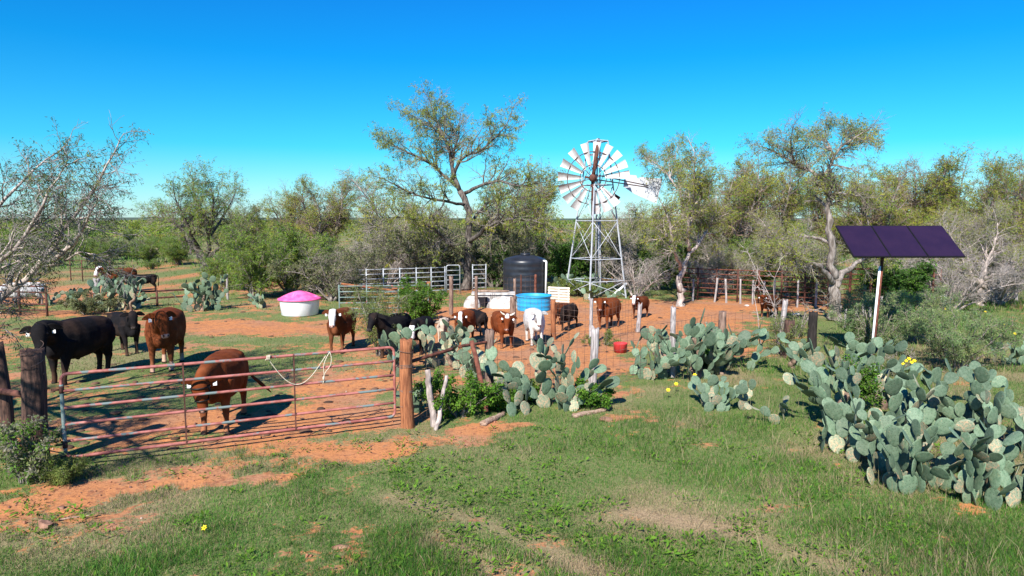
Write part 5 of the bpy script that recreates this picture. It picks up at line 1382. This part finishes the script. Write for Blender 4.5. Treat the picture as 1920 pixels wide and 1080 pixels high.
# ------------------------------------------------------------------ prickly pear
def pad_mesh(seed, mt, th=.045):
    rs = np.random.default_rng(seed)
    n, k = 22, 10
    m = MB(); V = []
    for i in range(k + 1):
        ph = pi * i / k; 
        for j in range(n):
            a = 2 * pi * j / n
            # unit outline: narrow at the foot, broad above the middle; z along the pad
            rz = -math.cos(ph); x = math.sin(ph) * math.cos(a); y = math.sin(ph) * math.sin(a)
            w = .78 * (1 + .20 * rz) * (1 + .03 * math.sin(3 * ph + seed))
            V.append((x * w * .5, y * th * (1.15 - .25 * rz), (rz + 1) * .5))
    V = np.array(V)
    V[:, 1] += .05 * (V[:, 0] * 2) ** 2 * rs.uniform(-1, 1) + .06 * (V[:, 2] - .5) ** 2 * rs.uniform(-1, 1) + .03 * (vnoise(V[:, 0] * 4 + seed, V[:, 2] * 4) - .5)
    V[:, 0] *= 1 + .08 * (vnoise(V[:, 2] * 5 + seed, V[:, 0] * 2) - .5)
    i = np.arange(k)[:, None] * n; j = np.arange(n)[None]; jn = (j + 1) % n
    m.add(V, np.stack([i + j, i + jn, i + n + jn, i + n + j], -1).reshape(-1, 4))
    return m.mesh('pad', MT[mt])
PADS = [pad_mesh(k, 'pad') for k in range(5)] + [pad_mesh(k + 9, 'padold') for k in range(2)]

def cactus(px, py, rx, ry, h, n, seed, label, size=.30, stem=0, old=.12, dirbias=0.0, group='prickly pear cacti'):
    rs = np.random.default_rng(seed + 300)
    b = G(px, py) if not isinstance(px, tuple) else np.array([px[0], px[1], 0.0])
    b[2] = gz(b)
    t = thing('prickly_pear', b, label, 'cactus', group)
    pads = []
    def put(M3, o, s, lvl):
        pads.append((M3, o, s, lvl))
    nb = max(2, int(n * .20))
    bases = [np.array([rx * math.sqrt(rs.random()) * math.cos(a), ry * math.sqrt(rs.random()) * math.sin(a), -.03]) for a in rs.uniform(0, 2 * pi, nb)]
    if stem:
        m = MB(); newb = []
        for k in range(stem):
            q0 = np.array([rs.uniform(-rx, rx) * .8, rs.uniform(-ry, ry) * .6, -.05]); e = q0 + [rs.normal(0, .16), rs.normal(0, .1), rs.uniform(.3, .6) * h]
            P = resample([q0 + b, lerp(q0, e, .4) + b + rs.normal(0, .05, 3), lerp(q0, e, .75) + b + rs.normal(0, .05, 3), e + b], 14)
            m.tube(P, np.linspace(.062, .042, 14) * (1 + .14 * np.sin(np.arange(14) * 1.6)) * rs.uniform(.8, 1.2), 9)
            newb += [e, e * .999, lerp(q0, e, .7)]
        part('woody_stem', m, MT['cstem'], t)
        bases = newb + bases[:max(1, nb // 2)]
    for q in bases:
        yaw = rs.normal(dirbias, .8); tl = rs.normal(0, .30); rl = rs.normal(0, .22)
        M3 = rotm(0, 0, yaw) @ rotm(tl * .7, rl, 0)
        put(M3, q, size * rs.uniform(.8, 1.2), 0)
    guard = 0
    while len(pads) < n and guard < n * 30:
        guard += 1
        M3, o, s, lv = pads[rs.integers(max(0, len(pads) - 70), len(pads))]
        tip = o + M3 @ np.array([0, 0, s * .93])
        if lv > 8: continue
        th = rs.choice([-1, 1]) * (rs.uniform(.0, .35) if rs.random() < .45 else rs.uniform(.35, .95))
        rim = o + M3 @ np.array([math.sin(th) * s * .42, 0, s * (.52 + .43 * math.cos(th))])
        C3 = M3 @ rotm(0, th * .75, 0) @ rotm(rs.normal(0, .17), 0, rs.normal(0, .75))
        axis = C3[:, 2]
        if axis[2] < .30: continue
        # pull towards upright, away from the crowd
        s2 = float(np.clip(s * rs.uniform(.80, 1.10), size * .55, size * 1.3))
        cen = rim + axis * s2 * .5
        if cen[2] < .06 or (rim + axis * s2)[2] > h * rs.uniform(.8, 1.05): continue
        if min(np.linalg.norm(cen - (o_ + M_[:, 2] * s_ * .5)) for M_, o_, s_, _ in pads) < s2 * .50: continue
        put(C3, rim - axis * s2 * .03, s2, lv + 1)
    for M3, o, s, lv in pads:
        me = PADS[int(rs.integers(5, 7)) if rs.random() < (old if lv else old * 2.5) else int(rs.integers(0, 5))]
        ob = bpy.data.objects.new('pad', me); COL.objects.link(ob); ob.parent = t
        X = Matrix([[*(M3[0] * s * [1, .9, 1]), o[0]], [*(M3[1] * s * [1, .9, 1]), o[1]], [*(M3[2] * s * [1, .9, 1]), o[2]], [0, 0, 0, 1]])
        ob.matrix_local = X
    return t

# the great thicket at the lower right
cactus(1590, 860, .46, .42, .92, 44, 1, 'front left corner clump of the big cactus thicket, next to the dark shaded grass', 0.28, 0)
cactus(1665, 905, .50, .42, 1.0, 50, 2, 'front clump of the big cactus thicket, second from its left corner', 0.28, 0)
cactus(1775, 930, .52, .42, 1.0, 52, 3, 'front clump of the big cactus thicket at its lowest point in the picture', 0.28, 0)
cactus(1895, 945, .60, .5, 1.0, 58, 4, 'clump of the big cactus thicket cut off by the right edge of the picture', 0.29, 0)
cactus(1568, 792, .46, .45, 1.1, 46, 5, 'left back clump of the big cactus thicket, with small pale pads', 0.26, 1)
cactus(1655, 825, .60, .45, 1.15, 52, 6, 'inner clump of the big cactus thicket in front of the solar pole', 0.28, 0)
cactus(1690, 765, .60, .4, .95, 42, 7, 'back clump of the big cactus thicket at the foot of the solar pole', 0.28, 1)
cactus(1790, 810, .52, .45, 1.32, 56, 8, 'tallest clump of the big cactus thicket, right of the solar pole', 0.28, 0)
cactus(1880, 860, .5, .45, 1.0, 46, 9, 'back right clump of the big cactus thicket, behind the one cut by the picture edge', 0.28, 1)
cactus(1575, 725, .62, .45, 1.12, 85, 10, 'tall shaded cactus just behind the thicket, right of the square black post', .28, 2)
cactus(1462, 795, .30, .22, .45, 9, 11, 'low sprawling cactus left of the big thicket with brownish old pads', .22, 0, .5)
cactus(1362, 772, .45, .28, .62, 34, 12, 'small isolated cactus in the open grass before the right fence', .25)
cactus(1390, 690, .62, .3, 1.02, 54, 13, 'cactus with large round pads tangled in the fence by the short reddish-brown post', .31, 1)
cactus(1300, 710, .32, .25, 1.75, 30, 14, 'tall treelike cactus with a bare twisted pinkish trunk', .29, 2)
cactus(1210, 708, .62, .3, 1.18, 66, 15, 'broad cactus on the fence line beside the red tub', .28, 2)
cactus(1005, 757, .80, .3, 1.30, 72, 16, 'big-padded cactus right of the brown post with the split top', .30, 1, .25)
cactus(1045, 770, .32, .2, .52, 18, 17, 'low front cactus at the foot of the big-padded one, in green weeds', .27, 0, .2)
cactus(960, 775, .28, .2, .48, 12, 18, 'small low cactus left below the big-padded one, near the leaning pipe', .26, 0, .3)
cactus(822, 692, .60, .3, 1.18, 54, 19, 'cactus between the gate post and the brown post with some yellowing pads', .29, 1, .4)
cactus(740, 705, .36, .25, 1.15, 32, 20, 'narrow tall cactus rising behind the right end of the gate', .26, 2)
cactus(885, 712, .42, .25, 1.05, 36, 31, 'cactus tangled behind the leaning rusty pipe, beside the brown post with the split top', .30, 0, .2)
cactus(1335, 700, .35, .25, .95, 28, 32, 'cactus between the treelike one and the short reddish-brown post', .30, 1)
cactus(772, 770, .2, .2, .55, 9, 21, 'few low pads showing behind the reddish gate post', .27, 0)
cactus(232, 582, .95, .6, 1.35, 95, 22, 'tall broad cactus on the left, behind the black bull', .32, 2, .2)
cactus(375, 582, .7, .5, 1.45, 80, 23, 'tall narrow cactus on the left, right of the broad one', .32, 2)
cactus(128, 572, .8, .4, .7, 34, 24, 'low dark cactus left of the tall broad one', .28, 1)
cactus(500, 578, .4, .3, .55, 18, 25, 'small dark cactus left of the pink-lidded tub under the shrubs', .28)
cactus(1072, 552, .7, .4, 1.0, 50, 26, 'cactus growing behind the tilted pallet at the windmill foot', .33, 1)
cactus(1110, 562, .4, .3, .5, 18, 27, 'small cactus below the slanting white pipe at the windmill foot', .30)
cactus(1893, 682, .45, .3, .6, 30, 28, 'separate small cactus in the grass at the right edge, behind the thicket', .26)
cactus(1500, 688, .28, .22, .65, 18, 29, 'small cactus in front of the square black post', .25, 1)
cactus(1130, 566, .3, .25, .45, 10, 30, 'few cactus pads at the right foot of the windmill', .30)


# ------------------------------------------------------------------ shrubs, weeds and saplings near the fence
def weedy(name, base, seed, h, spread, n, m4, leaf, pal, label, cat='shrub', **kw):
    rs = np.random.default_rng(seed)
    mains = []
    for k in range(n):
        a = 2 * pi * k / n + rs.normal(0, .4); S_ = spread * rs.uniform(.1, 1.0) ** .6; H_ = h * (1 - .4 * (S_ / spread) ** 2) * rs.uniform(.65, .95)
        e = np.array([math.cos(a) * S_, math.sin(a) * S_, H_])
        mains.append(np.array([[math.cos(a) * spread * .1, math.sin(a) * spread * .1, -.03], e * [.4, .4, .4], e * [.75, .75, .75], e]))
    kw.setdefault('twig', (.25, .22, .16))
    tr, cr = tree_parts(seed + 500, mains, [.012 * h] * n, [.005 * h] * n, [.15] * n, (6, .28 * h), (5, .17 * h), (m4, .10 * h), leaf, pal, **kw)
    b = np.array(base, float); b[2] = gz(b)
    return plant(name, b, tr, cr, label, cat, kw.get('group'), 'bark', True, trunkname='stem', crownname='foliage')
BRIGHT = [(.075, .165, .020), (.11, .215, .026), (.06, .135, .018)]
WISP = [(.17, .26, .095), (.22, .30, .12), (.13, .21, .08), (.25, .31, .11)]
OLIVEW = [(.15, .20, .05), (.20, .235, .06), (.12, .165, .045)]
weedy('leafy_weed', G(862, 780), 61, .72, .62, 12, 4, (7, (.03, .065), .62), BRIGHT, 'bright green leafy weed bush between the gate post and the leaning rusty pipe')
weedy('leafy_weed', G(930, 768), 62, .42, .34, 8, 4, (7, (.03, .06), .62), BRIGHT, 'bright green leafy weeds between the leaning pipe and the big-padded cactus')
weedy('leafy_weed', G(990, 752), 63, .38, .22, 6, 4, (7, (.03, .06), .62), BRIGHT, 'bright green weeds peeking through the middle of the big-padded cactus')
weedy('leafy_weed', G(1105, 762), 64, .40, .45, 8, 4, (7, (.03, .06), .62), BRIGHT, 'bright green weeds at the foot of the slim pale grey fence post')
weedy('leafy_weed', G(1325, 690), 65, .45, .4, 8, 4, (7, (.03, .06), .62), BRIGHT, 'bright green weeds at the foot of the twisted treelike cactus')
weedy('leafy_weed', G(1610, 775), 66, .95, .18, 5, 4, (6, (.03, .06), .62), BRIGHT, 'small bright green sprig poking out of the thicket near its left end')
weedy('wispy_shrub', (*G(1790, 692)[:2], 0), 67, 1.40, 1.1, 15, 5, (10, (.04, .085), .16), WISP, 'wide wispy grey-green shrub right of the solar pole')
weedy('wispy_shrub', (*G(1640, 660)[:2], 0), 68, 1.55, 1.0, 14, 5, (10, (.04, .085), .16), WISP, 'tall wispy grey-green shrub left of the solar pole, before the grey stakes')
weedy('wispy_shrub', (*G(1705, 640)[:2], 0), 69, 1.6, 1.0, 12, 5, (10, (.04, .085), .16), WISP, 'tall wispy grey-green shrub directly behind the solar pole')
weedy('sapling', (*G(712, 668)[:2], 0), 71, 1.7, .52, 8, 5, (10, (.04, .09), .16), OLIVEW, 'thin wispy sapling standing before the half-hidden black cow')
weedy('sapling', (*G(785, 606)[:2], 0), 72, 1.35, .75, 10, 5, (9, (.05, .10), .35), BRIGHT, 'bright green bushy sapling before the old pale green gate')
weedy('roadside_weed', (*G(45, 905)[:2], 0), 73, .72, .48, 11, 4, (4, (.03, .06), .5), [(.10, .19, .03), (.14, .18, .06), (.20, .20, .12)], 'scraggly half-dry weed clump at the foot of the thick left gate post', twig=(.34, .31, .24))
weedy('roadside_weed', (*G(118, 905)[:2], 0), 74, .28, .24, 12, 4, (7, (.03, .07), .14), OLIVEW, 'small feathery weed tuft at the hinge end of the gate')
weedy('roadside_weed', (*G(165, 590)[:2], 0), 75, .7, 1.0, 12, 4, (8, (.05, .10), .25), SAGE, 'dull green weeds under the low dark cactus behind the bull')
weedy('roadside_weed', (*G(1085, 556)[:2], 0), 76, .8, 1.3, 12, 4, (8, (.06, .11), .25), OLIVEW, 'dull green weeds around the windmill foot')
weedy('roadside_weed', (*G(1680, 705)[:2], 0), 77, .62, .5, 10, 4, (3, (.03, .06), .2), SAGE, 'dry grey thin-stemmed weeds at the foot of the solar pole', twig=(.33, .29, .24))
weedy('roadside_weed', (*G(1470, 668)[:2], 0), 78, 1.0, .35, 8, 4, (8, (.03, .07), .2), OLIVEW, 'yellow-green vine bunch climbing the thick brown post by the leaning one')
weedy('roadside_weed', (*G(1130, 648)[:2], 0), 79, .35, .5, 8, 4, (6, (.03, .07), .25), OLIVEW, 'short weeds around the slim bleached inner post')
# bare pale branches by the leaning post
lim = [np.array([at(1462, 600, 17.6), at(1450, 565, 17.6), at(1432, 535, 17.7), at(1405, 480, 17.8)]), np.array([at(1462, 600, 17.6), at(1452, 560, 17.5), at(1448, 530, 17.4), at(1462, 500, 17.3)]), np.array([at(1430, 602, 17.7), at(1418, 575, 17.8), at(1412, 545, 17.9), at(1420, 520, 18)]), np.array([at(1465, 602, 17.6), at(1455, 575, 17.9), at(1440, 555, 18.2), at(1425, 530, 18.4)])]
for l in lim: l[0][2] = .0
tr, cr = tree_parts(81, lim, [.013, .012, .010, .010], [.005] * 4, [.2] * 4, (3, .4), (3, .22), (2, .14), (0, (.05, .1), .2), twig=(.42, .37, .33))
plant('bare_sapling', at(1455, 602, 17.6) * [1, 1, 0], tr, cr, 'leafless pale branching sapling in front of the lone red cow', 'sapling', None, 'bark_pale')
lim = [np.array([at(1500, 600, 19.5) * [1, 1, 0] + [0, 0, .05], at(1520, 585, 19.5), at(1545, 575, 19.6), at(1560, 565, 19.7)]), np.array([at(1500, 600, 19.5) * [1, 1, 0] + [0, 0, .05], at(1512, 580, 19.3), at(1535, 583, 19.2), at(1565, 592, 19.1)])]
tr, cr = tree_parts(82, lim, [.03, .03], [.008] * 2, [.2] * 2, (6, .5), (5, .3), (3, .18), (0, (.05, .1), .2), twig=(.30, .25, .2))
plant('fallen_branch', at(1500, 600, 19.5) * [1, 1, 0], tr, cr, 'tangled dead grey branch lying left of the tall forked trunk', 'branch', None, 'bark')

# ------------------------------------------------------------------ flowers, stones, logs
def flower(p, h, s, label, group=None, n=6):
    t = thing('flower', p, label, 'flower', group)
    m = MB(); m.tube([p, p + [.01, 0, h * .6], p + [.02, -.01, h]], .004, 5, (.09, .16, .03)); part('stem', m, MT['twig'], t)
    m = MB(); q = p + [.02, -.015, h]; nn = norm(np.array([-.1, -.7, .7])); u = norm(np.cross(nn, [0, 0, 1.0])); w = np.cross(nn, u)
    m.sphere(q + nn * .006, s * .22, 8, 5)
    for k in range(n):
        a = 2 * pi * k / n; d = u * math.cos(a) + w * math.sin(a); e = -u * math.sin(a) + w * math.cos(a)
        V = [q + d * s * .15, q + d * s * .6 + e * s * .25, q + d * s + nn * s * .1, q + d * s * .6 - e * s * .25]
        m.add(V + [v - nn * .003 for v in V], np.array([[0, 1, 2, 3], [7, 6, 5, 4]]))
    part('petals', m, MT['petal'], t)
flower(G(381, 1003), .09, .034, 'single yellow flower in the near grass at the lower left')
rs = np.random.default_rng(31)
for k, (px, py) in enumerate([(1690, 681), (1696, 676), (1702, 672), (1707, 679), (1688, 688), (1712, 676)]):
    p = at(px, py, 14.0); h = p[2]; p[2] = 0
    flower(p, h, .045, 'yellow flower on a tall stem behind the thicket, right of the solar pole', 'yellow flowers by the solar pole')
for k, (px, py) in enumerate([(1265, 740), (1880, 622), (1900, 640), (1845, 596), (1770, 590), (1300, 722), (1250, 752), (1720, 600)]):
    g = G(px, py); flower(g, .22, .045, 'yellow wildflower scattered in the grass on the right', 'scattered yellow wildflowers')
def stone(px, py, s, label, mt='stone', sq=(1, .8, .7), seed=0):
    g = G(px, py); g[2] = gz(g); m = MB(); rs = np.random.default_rng(seed)
    n, k = 16, 10; th = np.linspace(0, pi, k + 1); a = np.arange(n) * 2 * pi / n
    V = np.stack([np.sin(th)[:, None] * np.cos(a), np.sin(th)[:, None] * np.sin(a), np.cos(th)[:, None] * np.ones(n)], -1).reshape(-1, 3)
    for _ in range(9):
        q = norm(rs.normal(0, 1, 3)); dd = V @ q; V = V - np.clip(dd - .62, 0, 1)[:, None] * q
    V = V * np.array(sq) * s + g + [0, 0, s * sq[2] * .45]
    i = np.arange(k)[:, None] * n; j = np.arange(n)[None]; jn = (j + 1) % n
    m.add(V, np.stack([i + j, i + n + j, i + n + jn, i + jn], -1).reshape(-1, 4), smooth=False)
    solo('stone', m, MT[mt], g, label, 'stone')
stone(85, 992, .105, 'brown angular stone on the bare soil at the lower left corner', seed=1)
stone(638, 1031, .10, 'flat tan stone in the near grass below the yellow flower', sq=(1, .6, .3), seed=2)
stone(115, 955, .06, 'small dark stone on bare soil above the brown angular one', sq=(1, .7, .35), seed=3)
stone(1135, 790, .13, 'rounded orange clod in the grass below the fallen log', sq=(1, .7, .5), seed=4)
stone(1400, 574, .11, 'pale stone on the yard soil left of the lone red cow', 'concrete', (1, .6, .4), 5)
stone(1490, 590, .16, 'pale flat stone on the grass right of the lone red cow', 'concrete', (1.2, .6, .3), 6)
for pts, r, lab in ((((1075, 783, 11.6), (1105, 776, 11.8), (1140, 770, 12.0)), .05, 'short brown log lying in the grass below the fence'),
                    (((905, 797, 11.0), (930, 785, 11.2), (945, 777, 11.4)), .06, 'broken slab of wood lying on the orange sand below the leaning pipe'),
                    (((110, 978, 7.7), (140, 972, 7.8), (170, 968, 7.9)), .013, 'thin grey stick on the bare soil beside the brown stone')):
    P = resample([np.array([*G(q[0], q[1])[:2], r * .6]) for q in pts], 10)
    P[:, 2] += [gz(q) for q in P]
    m = MB(); m.tube(P + np.random.default_rng(7).normal(0, r * .12, P.shape), np.linspace(r, r * .7, 10), 9); solo('log' if r > .03 else 'stick', m, MT['log'], P[0], lab, 'log' if r > .03 else 'stick')
# ------------------------------------------------------------------ light, sky, camera
AZ, EL = R(20), R(40)
w = bpy.data.worlds.new('World'); SC.world = w; w.use_nodes = True
nt = w.node_tree; bg = nt.nodes['Background']
sky = nt.nodes.new('ShaderNodeTexSky'); sky.sky_type = 'NISHITA'; sky.sun_disc = False
sky.sun_elevation = EL; sky.sun_rotation = R(200)
sky.air_density = 1.0; sky.dust_density = 0.3; sky.ozone_density = 3.0; sky.altitude = 100
hs = nt.nodes.new('ShaderNodeMix'); hs.data_type = 'RGBA'; hs.blend_type = 'MULTIPLY'; hs.inputs[0].default_value = 1
tc = nt.nodes.new('ShaderNodeTexCoord'); sx = nt.nodes.new('ShaderNodeSeparateXYZ'); rp = nt.nodes.new('ShaderNodeValToRGB')
nt.links.new(tc.outputs['Generated'], sx.inputs[0]); nt.links.new(sx.outputs[2], rp.inputs[0])
e = rp.color_ramp.elements; e[0].position = 0; e[0].color = (.95, 1.40, 1.75, 1); e[1].position = .42; e[1].color = (.06, .80, 1.95, 1)
x = e.new(.10); x.color = (.20, 1.22, 1.6, 1); x = e.new(.22); x.color = (.045, 1.04, 1.7, 1)
nt.links.new(rp.outputs[0], hs.inputs[7])
nt.links.new(sky.outputs[0], hs.inputs[6]); nt.links.new(hs.outputs[2], bg.inputs['Color'])
bg.inputs['Strength'].default_value = .053
sun = bpy.data.lights.new('sun', 'SUN'); sun.energy = 5.0; sun.angle = R(.5); sun.color = (1, .95, .87)
so = bpy.data.objects.new('sun', sun); COL.objects.link(so)
d = Vector((math.sin(AZ) * math.cos(EL), math.cos(AZ) * math.cos(EL), -math.sin(EL)))
so.rotation_euler = d.to_track_quat('-Z', 'Y').to_euler(); so.location = (-10, -20, 25)
cam = bpy.data.cameras.new('camera'); cam.lens = 24; cam.sensor_width = 36; cam.clip_end = 20000
co = bpy.data.objects.new('camera', cam); COL.objects.link(co)
co.location = (0, 0, CAM_H); co.rotation_euler = (pi / 2 - PITCH, 0, 0); SC.camera = co
SC.view_settings.view_transform = 'Standard'; SC.view_settings.look = 'None'
SC.view_settings.exposure = .92; SC.view_settings.gamma = 1.0
SC.render.engine = 'CYCLES'
SC.cycles.max_bounces = 5; SC.cycles.diffuse_bounces = 1; SC.cycles.transmission_bounces = 3; SC.cycles.transparent_max_bounces = 4
SC.render.resolution_x = 1920; SC.render.resolution_y = 1080
